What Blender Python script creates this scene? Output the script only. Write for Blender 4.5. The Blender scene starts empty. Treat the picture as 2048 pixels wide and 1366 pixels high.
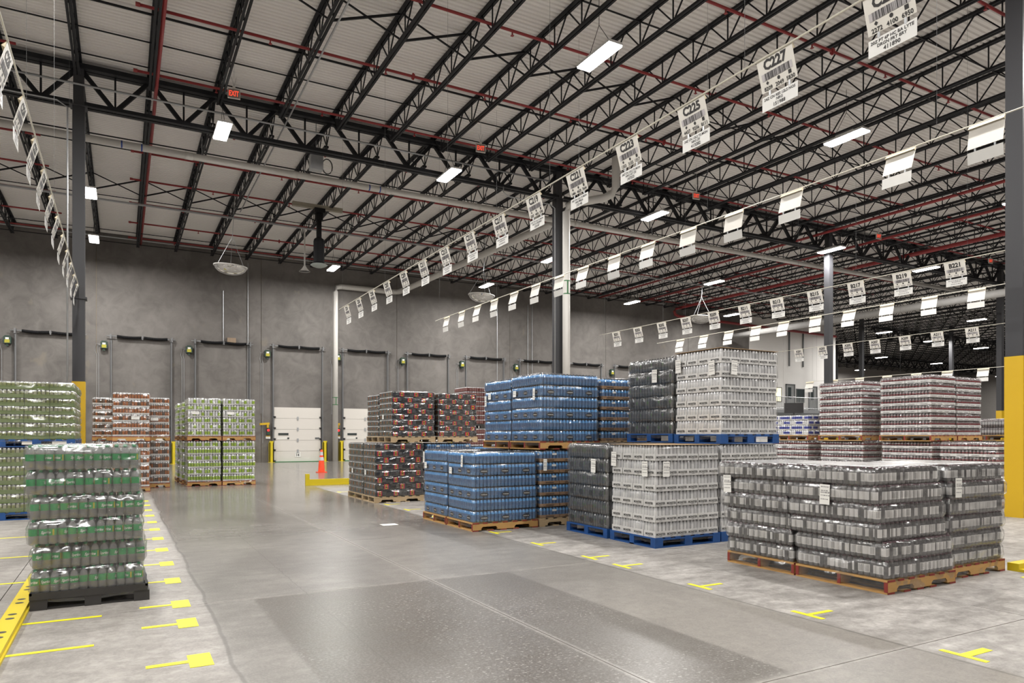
import bpy, math, random
from mathutils import Vector, noise
random.seed(7)
sc = bpy.context.scene
COL = sc.collection

# ------------------------------------------------------------------ camera, world, exposure
CAM_H, YAW = 1.5565, 0.50667
cam_data = bpy.data.cameras.new('camera')
cam_data.sensor_width = 36.0
cam_data.lens = 36.0 * 1406.4 / 2048.0
cam_data.shift_y = 187.3 / 2048.0
cam_data.clip_end = 400
cam = bpy.data.objects.new('camera', cam_data)
cam.location = (0, 0, CAM_H)
cam.rotation_euler = (math.pi / 2, 0, -YAW)
COL.objects.link(cam)
sc.camera = cam
world = bpy.data.worlds.new('world')
sc.world = world
world.use_nodes = True
world.node_tree.nodes['Background'].inputs[0].default_value = (0.8, 0.85, 0.9, 1)
world.node_tree.nodes['Background'].inputs[1].default_value = 0.05
sc.view_settings.view_transform = 'Standard'
sc.view_settings.look = 'None'
sc.view_settings.gamma = 1.0
sc.view_settings.use_curve_mapping = False
sc.view_settings.exposure = -0.02
cy = sc.cycles
cy.max_bounces = 7
cy.diffuse_bounces = 3
cy.glossy_bounces = 3
cy.transparent_max_bounces = 14
cy.adaptive_threshold = 0.03
cy.caustics_reflective = False
cy.caustics_refractive = False
cy.sample_clamp_indirect = 4.0
cy.use_light_tree = True
LAMP_W = 620.0          # power of one high-bay fixture
ROOF = 12.05            # underside of the roof deck
WALL_Y = 42.1           # face of the dock wall

# ------------------------------------------------------------------ material helpers
MATS = {}
class NT:
    def __init__(s, m):
        s.m = m; m.use_nodes = True; s.t = m.node_tree; s.t.nodes.clear()
        s.out = s.t.nodes.new('ShaderNodeOutputMaterial')
    def n(s, typ, **kw):
        o = s.t.nodes.new(typ)
        for k, v in kw.items(): setattr(o, k, v)
        return o
    def l(s, a, b): s.t.links.new(a, b)
    def val(s, sock, v):
        if hasattr(v, 'is_output') or isinstance(v, bpy.types.NodeSocket): s.l(v, sock)
        else: sock.default_value = v
    def math(s, op, a, b=0.0, c=0.0, clamp=False):
        o = s.n('ShaderNodeMath', operation=op, use_clamp=clamp)
        s.val(o.inputs[0], a); s.val(o.inputs[1], b); s.val(o.inputs[2], c)
        return o.outputs[0]
    def mapr(s, v, a, b, c=0.0, d=1.0, smooth=False):
        o = s.n('ShaderNodeMapRange'); o.interpolation_type = 'SMOOTHSTEP' if smooth else 'LINEAR'
        s.val(o.inputs[0], v)
        for i, x in enumerate((a, b, c, d)): s.val(o.inputs[1 + i], x)
        return o.outputs[0]
    def mix(s, f, a, b):
        o = s.n('ShaderNodeMix', data_type='RGBA')
        s.val(o.inputs[0], f); s.val(o.inputs[6], a); s.val(o.inputs[7], b)
        return o.outputs[2]
    def noise(s, scale, detail=3, rough=0.55, vec=None, dist=0.0):
        o = s.n('ShaderNodeTexNoise'); o.inputs['Scale'].default_value = scale
        o.inputs['Detail'].default_value = detail; o.inputs['Roughness'].default_value = rough
        o.inputs['Distortion'].default_value = dist
        s.l(vec if vec is not None else s.pos(), o.inputs['Vector'])
        return o.outputs[0]
    def pos(s):
        if not hasattr(s, '_p'): s._p = s.n('ShaderNodeNewGeometry').outputs['Position']
        return s._p
    def scaled(s, sx, sy, sz):
        o = s.n('ShaderNodeVectorMath', operation='MULTIPLY'); s.l(s.pos(), o.inputs[0])
        o.inputs[1].default_value = (sx, sy, sz); return o.outputs[0]
    def bump(s, h, strength=0.3, dist=0.02):
        o = s.n('ShaderNodeBump'); o.inputs['Strength'].default_value = strength
        o.inputs['Distance'].default_value = dist; s.l(h, o.inputs['Height']); return o.outputs[0]
    def bsdf(s, col, rough=0.5, metal=0.0, spec=0.5, normal=None, emis=None, estr=0.0, coat=0.0, alpha=1.0):
        p = s.n('ShaderNodeBsdfPrincipled')
        s.val(p.inputs['Base Color'], col); s.val(p.inputs['Roughness'], rough)
        s.val(p.inputs['Metallic'], metal); s.val(p.inputs['Specular IOR Level'], spec)
        p.inputs['Coat Weight'].default_value = coat
        s.val(p.inputs['Alpha'], alpha)
        if normal is not None: s.l(normal, p.inputs['Normal'])
        if emis: p.inputs['Emission Color'].default_value = (*emis, 1); p.inputs['Emission Strength'].default_value = estr
        return p.outputs[0]
    def done(s, sh): s.l(sh, s.out.inputs[0]); return s.m
def c4(c): return (c[0], c[1], c[2], 1.0)
def mat(name, col, rough=0.5, metal=0.0, var=0.12, scale=6.0, spec=0.5, emis=None, estr=0.0, coat=0.0, bump=0.0, bscale=60.0, rnd=0.0, alpha=1.0):
    if name in MATS: return MATS[name]
    t = NT(bpy.data.materials.new(name))
    a = c4([x * (1 - var) for x in col]); b = c4([min(1, x * (1 + var)) for x in col])
    c = t.mix(t.noise(scale, 2), a, b) if var >= 0.1 else c4(col)
    if rnd:
        oi = t.n('ShaderNodeObjectInfo')
        c = t.mix(t.math('MULTIPLY', oi.outputs['Random'], rnd), c, c4([x * 0.55 for x in col]))
    nrm = t.bump(t.noise(bscale, 4), bump, 0.01) if bump else None
    MATS[name] = t.done(t.bsdf(c, rough, metal, spec, nrm, emis, estr, coat, alpha))
    if emis: t.m.cycles.emission_sampling = 'NONE'   # the lamps' own area lights do the lighting
    return MATS[name]

def film_mat(name, tint, haze, gloss, rough=0.22):
    """thin clear stretch film: mostly see-through, glossy, with a little milky haze (the wrinkles are in the mesh)"""
    t = NT(bpy.data.materials.new(name))
    fr = t.n('ShaderNodeFresnel'); fr.inputs[0].default_value = 1.45
    gl = t.n('ShaderNodeBsdfGlossy'); gl.inputs['Roughness'].default_value = rough; gl.inputs['Color'].default_value = (1, 1, 1, 1)
    tr = t.n('ShaderNodeBsdfTransparent'); tr.inputs[0].default_value = c4(tint)
    df = t.n('ShaderNodeBsdfDiffuse'); df.inputs[0].default_value = (0.8, 0.79, 0.77, 1)
    m1 = t.n('ShaderNodeMixShader'); m1.inputs[0].default_value = haze
    t.l(tr.outputs[0], m1.inputs[1]); t.l(df.outputs[0], m1.inputs[2])
    m2 = t.n('ShaderNodeMixShader'); t.l(t.math('MULTIPLY_ADD', fr.outputs[0], 0.3, gloss, True), m2.inputs[0])
    t.l(m1.outputs[0], m2.inputs[1]); t.l(gl.outputs[0], m2.inputs[2])
    MATS[name] = t.done(m2.outputs[0]); return MATS[name]

def floor_mat():
    t = NT(bpy.data.materials.new('polished_concrete'))
    sep = t.n('ShaderNodeSeparateXYZ'); t.l(t.pos(), sep.inputs[0]); X, Y = sep.outputs[0], sep.outputs[1]
    n1 = t.noise(0.55, 3, 0.6, None, 0.4); n2 = t.noise(3.2, 4, 0.65, t.scaled(1, 1.6, 1)); n3 = t.noise(55, 3, 0.7); n4 = t.noise(13, 4, 0.7, None, 0.5)
    streak = t.noise(1.4, 4, 0.6, t.scaled(0.35, 2.4, 1), 0.5)
    wob = t.math('MULTIPLY', t.math('SUBTRACT', n1, 0.5), 0.22)
    Xw = t.math('ADD', X, wob)
    right = t.mapr(Xw, 5.0, 5.14, smooth=True); left = t.mapr(Xw, 0.74, 0.58, smooth=True)
    lane = t.math('MULTIPLY', t.math('MAXIMUM', right, left), t.mapr(Y, 22.5, 19.0))
    near = t.mapr(t.math('ADD', Y, t.math('MULTIPLY', n2, 0.12)), 7.12, 7.08, smooth=True)
    px = t.math('MULTIPLY', t.mapr(t.math('ADD', X, t.math('MULTIPLY', n4, 0.05)), 1.10, 1.15, smooth=True), t.mapr(t.math('ADD', X, t.math('MULTIPLY', n4, 0.06)), 3.9, 3.85, smooth=True))
    patch = t.math('MULTIPLY', t.math('MULTIPLY', near, px), t.mapr(Y, 3.1, 3.2))
    patch = t.math('MULTIPLY', patch, t.mapr(n2, 0.3, 0.55, 0.45, 1.0))
    aisle = t.mix(t.mapr(t.math('ADD', t.math('MULTIPLY', n1, 0.5), t.math('MULTIPLY', n2, 0.5)), 0.33, 0.68), (0.12, 0.113, 0.104, 1), (0.32, 0.308, 0.287, 1))
    beige = t.mapr(X, 2.6, 4.2, smooth=True)
    aisle = t.mix(t.math('MULTIPLY', t.math('MULTIPLY', beige, t.mapr(Y, 8.0, 5.0)), 0.65), aisle, (0.30, 0.28, 0.25, 1))
    dark = t.mix(n2, (0.04, 0.035, 0.03, 1), (0.17, 0.154, 0.136, 1))
    spk = t.mapr(t.noise(30, 2, 0.5, t.scaled(1, 1.4, 1)), 0.60, 0.65)
    spk = t.math('MULTIPLY', spk, t.mapr(n1, 0.4, 0.6))
    dark = t.mix(t.math('MULTIPLY', spk, 0.75), dark, (0.5, 0.49, 0.46, 1))
    col = t.mix(patch, aisle, dark)
    lcol = t.mix(t.mapr(t.math('ADD', t.math('MULTIPLY', n2, 0.6), t.math('MULTIPLY', streak, 0.4)), 0.36, 0.66), (0.19, 0.178, 0.165, 1), (0.56, 0.54, 0.515, 1))
    lcol = t.mix(t.math('MULTIPLY', left, 0.45), lcol, (0.33, 0.31, 0.285, 1))
    stain = t.mapr(t.noise(0.9, 5, 0.7, None, 1.0), 0.58, 0.72)
    lcol = t.mix(t.math('MULTIPLY', stain, 0.5), lcol, (0.2, 0.19, 0.175, 1))
    col = t.mix(lane, col, lcol)
    jx = t.math('ABSOLUTE', t.math('SUBTRACT', X, 2.9)); jy = t.math('MINIMUM', t.math('ABSOLUTE', t.math('SUBTRACT', Y, 7.05)), t.math('ABSOLUTE', t.math('SUBTRACT', Y, 3.1)))
    grout = t.mapr(t.math('ADD', t.math('MINIMUM', jx, jy), t.math('MULTIPLY', n4, 0.03)), 0.035, 0.055, 0.55, 0.0)
    col = t.mix(grout, col, (0.42, 0.40, 0.375, 1))
    smear = t.mapr(t.noise(0.8, 4, 0.65, t.scaled(1.0, 0.45, 1), 1.2), 0.52, 0.72)
    col = t.mix(t.math('MULTIPLY', smear, 0.62), col, (0.13, 0.12, 0.11, 1))
    col = t.mix(t.math('MULTIPLY', t.mapr(n4, 0.4, 0.62), 0.42), col, (0.15, 0.142, 0.13, 1))
    col = t.mix(t.math('MULTIPLY', t.mapr(n3, 0.45, 0.65), 0.22), col, (0.5, 0.48, 0.45, 1))
    ra = t.mapr(Y, 9.5, 15.0, 0.33, 0.17)
    rough = t.mapr(lane, 0, 1, ra, 0.5)
    edge = t.math('MINIMUM', t.math('ABSOLUTE', t.math('SUBTRACT', Xw, 0.68)), t.math('ABSOLUTE', t.math('SUBTRACT', X, 5.06)))
    crack = t.math('MINIMUM', t.math('ABSOLUTE', t.math('SUBTRACT', t.math('MULTIPLY_ADD', n1, 0.25, Y), 8.72)), t.math('ABSOLUTE', t.math('SUBTRACT', t.math('MULTIPLY_ADD', n2, 0.06, X), 1.62)))
    line = t.math('MAXIMUM', t.mapr(edge, 0.008, 0.02, 0.6, 0.0), t.mapr(crack, 0.003, 0.007, 0.55, 0.0))
    col = t.mix(t.math('MULTIPLY', line, t.mapr(Y, 22, 16)), col, (0.10, 0.095, 0.085, 1))
    mu = t.n('ShaderNodeMix', data_type='RGBA', blend_type='MULTIPLY'); mu.inputs[0].default_value = 1.0
    t.l(col, mu.inputs[6]); mu.inputs[7].default_value = (0.86, 0.845, 0.835, 1)
    return t.done(t.bsdf(mu.outputs[2], rough, 0.0, 0.42))

def concrete_wall_mat():
    t = NT(bpy.data.materials.new('tilt_up_concrete'))
    n1 = t.noise(0.22, 4, 0.62, None, 0.6); n2 = t.noise(1.3, 4, 0.66, None, 0.8); n3 = t.noise(14, 2)
    f = t.math('ADD', t.math('MULTIPLY', n1, 0.6), t.math('MULTIPLY', n2, 0.4))
    col = t.mix(t.mapr(f, 0.36, 0.64), (0.115, 0.106, 0.098, 1), (0.215, 0.20, 0.186, 1))
    patch = t.mapr(t.noise(0.7, 3, 0.5, t.scaled(1.6, 1, 0.9)), 0.70, 0.74)
    col = t.mix(t.math('MULTIPLY', patch, 0.35), col, (0.25, 0.215, 0.16, 1))
    col = t.mix(t.math('MULTIPLY', n3, 0.1), col, (0.13, 0.125, 0.12, 1))
    return t.done(t.bsdf(col, 0.75, 0, 0.3))

def wood_mat(name, a, b):
    t = NT(bpy.data.materials.new(name))
    g = t.noise(5, 5, 0.65, t.scaled(1, 1, 9), 1.2); s2 = t.noise(2.2, 4)
    oi = t.n('ShaderNodeObjectInfo')
    c = t.mix(g, c4(a), c4(b)); c = t.mix(t.math('MULTIPLY', s2, 0.35), c, (0.16, 0.10, 0.05, 1))
    c = t.mix(t.math('MULTIPLY', oi.outputs['Random'], 0.35), c, c4([x * 0.6 for x in a]))
    MATS[name] = t.done(t.bsdf(c, 0.7, 0, 0.3, t.bump(g, 0.2, 0.01))); return MATS[name]

M_FLOOR = floor_mat(); M_WALL = concrete_wall_mat()
M_WOOD = wood_mat('pallet_wood', (0.52, 0.28, 0.09), (0.68, 0.42, 0.16)); M_TAN = wood_mat('pale_pallet_wood', (0.46, 0.33, 0.19), (0.62, 0.48, 0.3))
M_RED = mat('red_paint', (0.22, 0.03, 0.022), 0.7); M_BLUEP = mat('blue_pallet_paint', (0.01, 0.07, 0.25), 0.6, var=0.35, scale=9, rnd=0.4)
M_BLACKP = mat('black_plastic', (0.035, 0.033, 0.032), 0.45, var=0.3); M_STEEL = mat('dark_steel', (0.014, 0.0145, 0.017), 0.55, 0.0, 0.05, spec=0.25)
M_COLM = mat('column_grey', (0.036, 0.036, 0.040), 0.5, var=0.05); M_YEL = mat('safety_yellow', (0.60, 0.375, 0.012), 0.42, var=0.08)
M_RAILY = mat('rail_yellow', (0.62, 0.48, 0.012), 0.4, var=0.06); M_TAPE = mat('yellow_tape', (0.78, 0.71, 0.01), 0.5, var=0.05); M_GALV = mat('galvanised', (0.42, 0.43, 0.44), 0.4, 0.6)
M_DECK = mat('roof_deck', (0.87, 0.845, 0.815), 0.6, var=0.03); M_PIPEW = mat('white_pipe', (0.62, 0.60, 0.565), 0.4, var=0.06)
M_PIPER = mat('red_pipe', (0.30, 0.028, 0.03), 0.42); M_WHITE = mat('white_panel', (0.66, 0.625, 0.575), 0.45, var=0.03)
M_OFFICE = mat('office_wall_paint', (0.80, 0.78, 0.75), 0.8, var=0.03); M_DARKG = mat('dark_grey_frame', (0.10, 0.105, 0.105), 0.5)
M_PAPER = mat('paper', (0.80, 0.79, 0.75), 0.6, var=0.03); M_SIGN = mat('sign_board', (0.74, 0.71, 0.65), 0.5, var=0.03); M_SIGNW = mat('sign_white', (0.74, 0.73, 0.70), 0.5, var=0.02)
M_INK = mat('black_print', (0.03, 0.028, 0.028), 0.6); M_INKG = mat('grey_print', (0.28, 0.27, 0.27), 0.6); M_TABG = mat('barcode_tab', (0.5, 0.47, 0.48), 0.6)
M_FOLD = mat('sign_fold', (0.62, 0.54, 0.38), 0.6); M_CARD = mat('cardboard', (0.42, 0.28, 0.15), 0.75); M_CARDT = mat('brown_tray', (0.35, 0.21, 0.11), 0.7)
M_EMIT = mat('lamp_lens', (0.9, 0.9, 0.9), 0.5, emis=(1, 0.985, 0.96), estr=28.0); M_EXIT = mat('exit_red', (0.5, 0.05, 0.03), 0.5, emis=(1, 0.07, 0.03), estr=1.2)
M_LAMPB = mat('lamp_body', (0.75, 0.75, 0.74), 0.4); M_ORANGE = mat('cone_orange', (0.85, 0.075, 0.02), 0.45, var=0.04)
M_GLASS = mat('dark_glass', (0.05, 0.06, 0.06), 0.08); M_SIL = mat('can_silver', (0.62, 0.62, 0.63), 0.28, 0.75, var=0.05); M_GREENF = mat('green_strip', (0.03, 0.16, 0.05), 0.6)
M_REFL = mat('reflective_band', (0.55, 0.57, 0.62), 0.35, 0.3); M_OFFLIT = mat('lit_window', (0.9, 0.85, 0.6), 0.5, emis=(1, 0.93, 0.62), estr=0.9)
M_SIGR = mat('signal_red', (0.5, 0.02, 0.02), 0.4, emis=(1, 0.012, 0.012), estr=4.0); M_SIGG = mat('signal_green', (0.01, 0.10, 0.03), 0.4)
M_OPG = mat('operator_green', (0.025, 0.05, 0.035), 0.5); M_OPY = mat('operator_label', (0.40, 0.36, 0.03), 0.5)
M_MIRROR = mat('dome_mirror', (0.72, 0.71, 0.69), 0.10, 0.9, var=0.15, scale=9)
M_WRAP = film_mat('stretch_wrap', (0.99, 0.99, 0.99), 0.02, 0.09, 0.2)
M_WRAPL = film_mat('light_wrap', (0.99, 0.99, 0.99), 0.015, 0.045, 0.2)
M_WRAPW = film_mat('milky_wrap', (0.98, 0.98, 0.98), 0.012, 0.14, 0.18)
M_TOPF = film_mat('top_film_glare', (0.9, 0.9, 0.9), 0.38, 0.12, 0.2)  # strong white haze stands in for bright reflections on film and caps
M_WRAPH = film_mat('shiny_wrap', (0.98, 0.98, 0.98), 0.008, 0.09, 0.15)
M_PACKF = film_mat('pack_film', (0.99, 0.99, 0.99), 0.01, 0.03)

# ------------------------------------------------------------------ mesh builder
class MB:
    def __init__(s): s.v = []; s.f = []; s.m = []
    def box(s, x0, y0, z0, x1, y1, z1, m=0, skip=''):
        b = len(s.v)
        s.v += [(x0, y0, z0), (x1, y0, z0), (x1, y1, z0), (x0, y1, z0), (x0, y0, z1), (x1, y0, z1), (x1, y1, z1), (x0, y1, z1)]
        for k, q in (('b', (0, 3, 2, 1)), ('t', (4, 5, 6, 7)), ('f', (0, 1, 5, 4)), ('r', (1, 2, 6, 5)), ('k', (2, 3, 7, 6)), ('l', (3, 0, 4, 7))):
            if k not in skip: s.f.append(tuple(b + i for i in q)); s.m.append(m)
        return s
    def quad(s, pts, m=0):
        b = len(s.v); s.v += [tuple(p) for p in pts]; s.f.append(tuple(range(b, b + len(pts)))); s.m.append(m); return s
    def bar(s, p, q, w, h, m=0, up=(0, 0, 1)):
        p, q = Vector(p), Vector(q); d = (q - p).normalized(); u = Vector(up)
        if abs(d.dot(u)) > 0.98: u = Vector((1, 0, 0))
        r = d.cross(u).normalized(); u = r.cross(d); b = len(s.v)
        for e in (p, q):
            for a, c in ((-1, -1), (1, -1), (1, 1), (-1, 1)): s.v.append(tuple(e + r * (a * w / 2) + u * (c * h / 2)))
        for k in ((0, 1, 2, 3), (7, 6, 5, 4), (0, 4, 5, 1), (1, 5, 6, 2), (2, 6, 7, 3), (3, 7, 4, 0)): s.f.append(tuple(b + i for i in k)); s.m.append(m)
        return s
    def tube(s, pts, r, n=10, m=0, cap=True):
        pts = [Vector(p) for p in pts]; rings = []
        for i, p in enumerate(pts):
            d = ((pts[min(i + 1, len(pts) - 1)] - pts[max(i - 1, 0)])).normalized()
            u = Vector((0, 0, 1)) if abs(d.z) < 0.95 else Vector((1, 0, 0))
            a = d.cross(u).normalized(); c = a.cross(d); b = len(s.v)
            for k in range(n):
                t = 2 * math.pi * k / n; s.v.append(tuple(p + a * (r * math.cos(t)) + c * (r * math.sin(t))))
            rings.append(b)
        for i in range(len(rings) - 1):
            for k in range(n):
                k2 = (k + 1) % n; s.f.append((rings[i] + k, rings[i] + k2, rings[i + 1] + k2, rings[i + 1] + k)); s.m.append(m)
        if cap:
            s.f.append(tuple(rings[0] + k for k in reversed(range(n)))); s.m.append(m)
            s.f.append(tuple(rings[-1] + k for k in range(n))); s.m.append(m)
        return s
    def lathe(s, prof, n=12, c=(0, 0, 0), mats=None, rot=0.0, capt=None, capb=None):
        rings = []
        for r, z in prof:
            b = len(s.v); rings.append(b)
            for k in range(n):
                t = rot + 2 * math.pi * k / n; s.v.append((c[0] + r * math.cos(t), c[1] + r * math.sin(t), c[2] + z))
        for i in range(len(prof) - 1):
            mm = mats[i] if mats else 0
            for k in range(n):
                k2 = (k + 1) % n
                s.f.append((rings[i] + k, rings[i] + k2, rings[i + 1] + k2, rings[i + 1] + k)); s.m.append(mm(k) if callable(mm) else mm)
        if capt is not None: s.f.append(tuple(rings[-1] + k for k in range(n))); s.m.append(capt)
        if capb is not None: s.f.append(tuple(rings[0] + k for k in reversed(range(n)))); s.m.append(capb)
        return s
    def text(s, txt, size, fn, m=0, bold=0.0, align='CENTER', fit=None, shear=0.0):
        """flat lettering: fn maps glyph coords (x, y) to a 3-D point"""
        vs, fs = glyphs(txt, bold, shear)
        if not vs: return s
        xs = [v[0] for v in vs]; w = max(xs) - min(xs); k = size
        kx = size if not fit else min(size, fit / w) if w else size
        off = -(min(xs) + w / 2) if align == 'CENTER' else -min(xs)
        b = len(s.v)
        s.v += [tuple(fn((x + off) * kx, y * k)) for x, y in vs]
        for f in fs: s.f.append(tuple(b + i for i in f)); s.m.append(m)
        return s
    def mesh(s, name, mats, smooth=False):
        me = bpy.data.meshes.new(name); me.from_pydata(s.v, [], s.f)
        for q in mats: me.materials.append(q)
        me.polygons.foreach_set('material_index', s.m)
        if smooth: me.polygons.foreach_set('use_smooth', [True] * len(s.f))
        me.update(); return me
    def build(s, name, mats, parent=None, loc=(0, 0, 0), rz=0.0, smooth=False):
        if not isinstance(mats, (list, tuple)): mats = [mats]
        return ob(name, s.mesh(name, mats, smooth), parent, loc, rz)
_G = {}
def glyphs(txt, bold, shear=0.0):
    key = (txt, bold, shear)
    if key not in _G:
        cu = bpy.data.curves.new('t', 'FONT'); cu.body = txt; cu.size = 1.0; cu.resolution_u = 2; cu.offset = bold; cu.shear = shear
        cu.space_character = 1.0
        o = bpy.data.objects.new('t', cu); me = bpy.data.meshes.new_from_object(o)
        _G[key] = ([(v.co.x, v.co.y) for v in me.vertices], [tuple(p.vertices) for p in me.polygons])
        bpy.data.meshes.remove(me); bpy.data.objects.remove(o); bpy.data.curves.remove(cu)
    return _G[key]
def ob(name, data, parent=None, loc=(0, 0, 0), rz=0.0):
    o = bpy.data.objects.new(name, data); o.location = loc; o.rotation_euler = (0, 0, rz)
    COL.objects.link(o)
    if parent is not None: o.parent = parent
    return o
def empty(name, loc=(0, 0, 0), parent=None):
    o = ob(name, None, parent, loc); o.empty_display_size = 0.1; return o
def tag(o, label, cat=None, group=None, kind=None):
    o['label'] = label
    if cat: o['category'] = cat
    if group: o['group'] = group
    if kind: o['kind'] = kind
    return o
ORD = ['first', 'second', 'third', 'fourth', 'fifth', 'sixth', 'seventh', 'eighth', 'ninth', 'tenth', 'eleventh', 'twelfth', 'thirteenth', 'fourteenth', 'fifteenth', 'sixteenth']

# ------------------------------------------------------------------ floor: slabs, joints, painted lane marks
FX = [-20, -12.7, -8.8, -4.9, -1.0, 2.9, 6.8, 10.7, 14.6, 18.5, 22.4, 26.3, 30.2, 34.1, 38, 41.9, 45.8, 57, 75, 100, 125]
FY = [-14, -4.8, -0.85, 3.1, 7.05, 10.25, 14.2, 18.15, 22.1, 26.05, 30, 33.95, 37.9, WALL_Y, 54, 66]
floor = MB().box(-20, -14, -0.3, 125, 66, -0.015).build('floor', mat('joint_filler', (0.16, 0.15, 0.135), 0.8))
tag(floor, 'polished grey concrete warehouse floor with saw-cut joints', 'floor', kind='structure')
for i in range(len(FX) - 1):
    for j in range(len(FY) - 1):
        if j >= 13 and FX[i + 1] <= 57: continue
        g = 0.004
        MB().box(FX[i] + g, FY[j] + g, -0.014, FX[i + 1] - g, FY[j + 1] - g, 0, skip='b').build('floor_slab', M_FLOOR, floor)
def mark(name, boxes):
    m = MB()
    for b in boxes: m.box(b[0], b[1], 0.0005, b[2], b[3], 0.003, skip='b')
    return m.build(name, M_TAPE, floor)
for k, y in enumerate([1.5, 2.79, 4.08, 5.38, 6.67, 7.33, 8.61, 9.94, 11.25, 12.55, 13.87, 15.15, 16.5, 17.8, 19.1]):
    mark('lane_mark', [(5.165, y - 0.16, 5.215, y + 0.16), (5.215, y - (0.035 if k == 1 else 0.024), 5.5, y + (0.035 if k == 1 else 0.024))])
for y in [5.30, 6.40, 7.15, 8.33, 9.47, 10.65, 11.83, 13.0, 14.12, 15.27, 16.4, 17.55, 18.7]:
    mark('lane_mark', [(0.40, y - 0.15, 0.55, y + 0.15), (0.14 if y < 7.5 else -0.15, y - 0.03, 0.40, y + 0.03)])
for x0, x1, y in [(-0.73, -0.24, 5.06), (-0.73, -0.18, 6.05), (-0.73, -0.15, 7.0), (-2.6, -0.86, 6.22), (-2.6, -0.86, 6.95), (-2.6, -0.86, 9.0), (-2.0, -0.9, 10.9), (-2.0, -0.9, 13.0)]:
    mark('lane_mark', [(x0, y - 0.025, x1, y + 0.025)])
mark('lane_mark', [(8.6, 3.98, 9.1, 4.03)])

# ------------------------------------------------------------------ walls
back = empty('wall_back', (0, WALL_Y, 0)); tag(back, 'tall grey tilt-up concrete dock wall behind the dock doors', 'wall', kind='structure')
wx = [-20, -17.4, -9.27, -1.15, 6.97, 15.1, 23.2, 31.3, 39.4, 46.2]
for i in range(len(wx) - 1):
    MB().box(wx[i] + 0.012, 0, 0, wx[i + 1] - 0.012, 0.2, 12.6).build('concrete_panel', M_WALL, back)
MB().box(-20, 0.03, 0, 46.2, 0.25, 12.6).build('joint_sealant', mat('sealant', (0.24, 0.20, 0.14), 0.8), back)
off = empty('wall_office', (0, WALL_Y, 0)); tag(off, 'pale painted office wall past the end of the dock doors', 'wall', kind='structure')
for a, b in ((46.2, 50.4), (50.4, 54.2), (54.2, 57.4)): MB().box(a + 0.01, 0, 0, b - 0.01, 0.3, 12.6).build('wall_panel', M_OFFICE, off)
MB().box(46.2, 0.02, 0, 57.4, 0.32, 12.6).build('wall_backing', M_OFFICE, off)
for nm, b, lab in (('wall_left', (-20.2, -14, 0, -20, WALL_Y, 12.6), 'concrete side wall beyond the green pallets'), ('wall_front', (-20, -14.2, 0, 125, -14, 12.6), 'concrete wall behind the camera'),
                   ('wall_right', (125, -14, 0, 125.2, 66, 12.6), 'distant concrete side wall at the far end'), ('wall_far', (57.4, 66, 0, 125, 66.2, 12.6), 'distant dark grey wall past the office'),
                   ('wall_side', (57.2, WALL_Y + 0.32, 0, 57.4, 66, 12.6), 'side of the office block facing the far bays')):
    tag(MB().box(*b).build(nm, mat('far_wall_concrete', (0.36, 0.34, 0.32), 0.8)), lab, 'wall', kind='structure')

# ------------------------------------------------------------------ roof: deck, joists, girders, bridging
dm = MB(); y = -14.0; prev = None
prof = []
while y < 66.2:
    prof += [(y, ROOF), (y + 0.085, ROOF), (y + 0.105, ROOF + 0.04), (y + 0.1325, ROOF + 0.04)]; y += 0.1524
b0 = len(dm.v)
for (yy, zz) in prof: dm.v += [(-20, yy, zz), (125, yy, zz)]
for i in range(len(prof) - 1): dm.f.append((2 * i, 2 * i + 2, 2 * i + 3, 2 * i + 1)); dm.m.append(0)
dm.box(-20, -14, ROOF + 0.06, 125, 66.2, ROOF + 0.3)
ceiling = dm.build('ceiling', M_DECK); tag(ceiling, 'light grey corrugated metal roof deck over black joists', 'ceiling', kind='structure')
JD = 0.76
def joist_meshes(L):
    c = MB(); w = MB()
    for sx in (-0.045, 0.045):
        c.box(sx - 0.032, 0, -0.065, sx + 0.032, L, -0.001); c.box(sx - 0.028, 0.75, -JD, sx + 0.028, L - 0.75, -JD + 0.06)
    n = max(4, int(round((L - 1.5) / 1.2))); st = (L - 1.5) / n
    for i in range(n + 1):
        yb = 0.75 + i * st; zb = -JD + 0.03
        w.bar((0, yb, zb), (0, yb, -0.03), 0.028, 0.028)
        w.bar((0, yb, zb), (0, yb - st / 2 if i else 0.05, -0.04), 0.03, 0.03); w.bar((0, yb, zb), (0, yb + st / 2 if i < n else L - 0.05, -0.04), 0.03, 0.03)
    return c.mesh('roof_joist', [M_STEEL]), w.mesh('web', [M_STEEL])
BAYS = [(7.1, 23.1, -5, 30), (23.1, WALL_Y, -5, 49), (WALL_Y, 58.0, 33, 66), (58.0, 66.0, 34, 68), (-8.9, 7.1, -2, 16)]
for (ya, yb, ka, kb) in BAYS:
    jc, jw = joist_meshes(yb - ya)
    for k in range(ka, kb + 1):
        x = -1.05 + k * 1.778
        j = ob('roof_joist', jc, ceiling, (x, ya, ROOF)); ob('web', jw, j)
GT, GB = ROOF - 0.14, ROOF - 1.3
gm = MB(); gw = MB()
for s in (-0.11, 0.11):
    gm.box(0, s - 0.085, GT - 0.13, 16, s + 0.085, GT); gm.box(0.14, s - 0.07, GB, 15.86, s + 0.07, GB + 0.1)
for k in range(9):
    xa = k * 1.778; xm = xa + 0.889
    gw.bar((xa + 0.05, 0, GT - 0.1), (xm, 0, GB + 0.05), 0.11, 0.11); gw.bar((xa + 1.73, 0, GT - 0.1), (xm, 0, GB + 0.05), 0.11, 0.11); gw.bar((xm, 0, GT - 0.1), (xm, 0, GB + 0.05), 0.05, 0.05)
gme, gwe = gm.mesh('roof_girder', [M_STEEL]), gw.mesh('girder_web', [M_STEEL])
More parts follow.
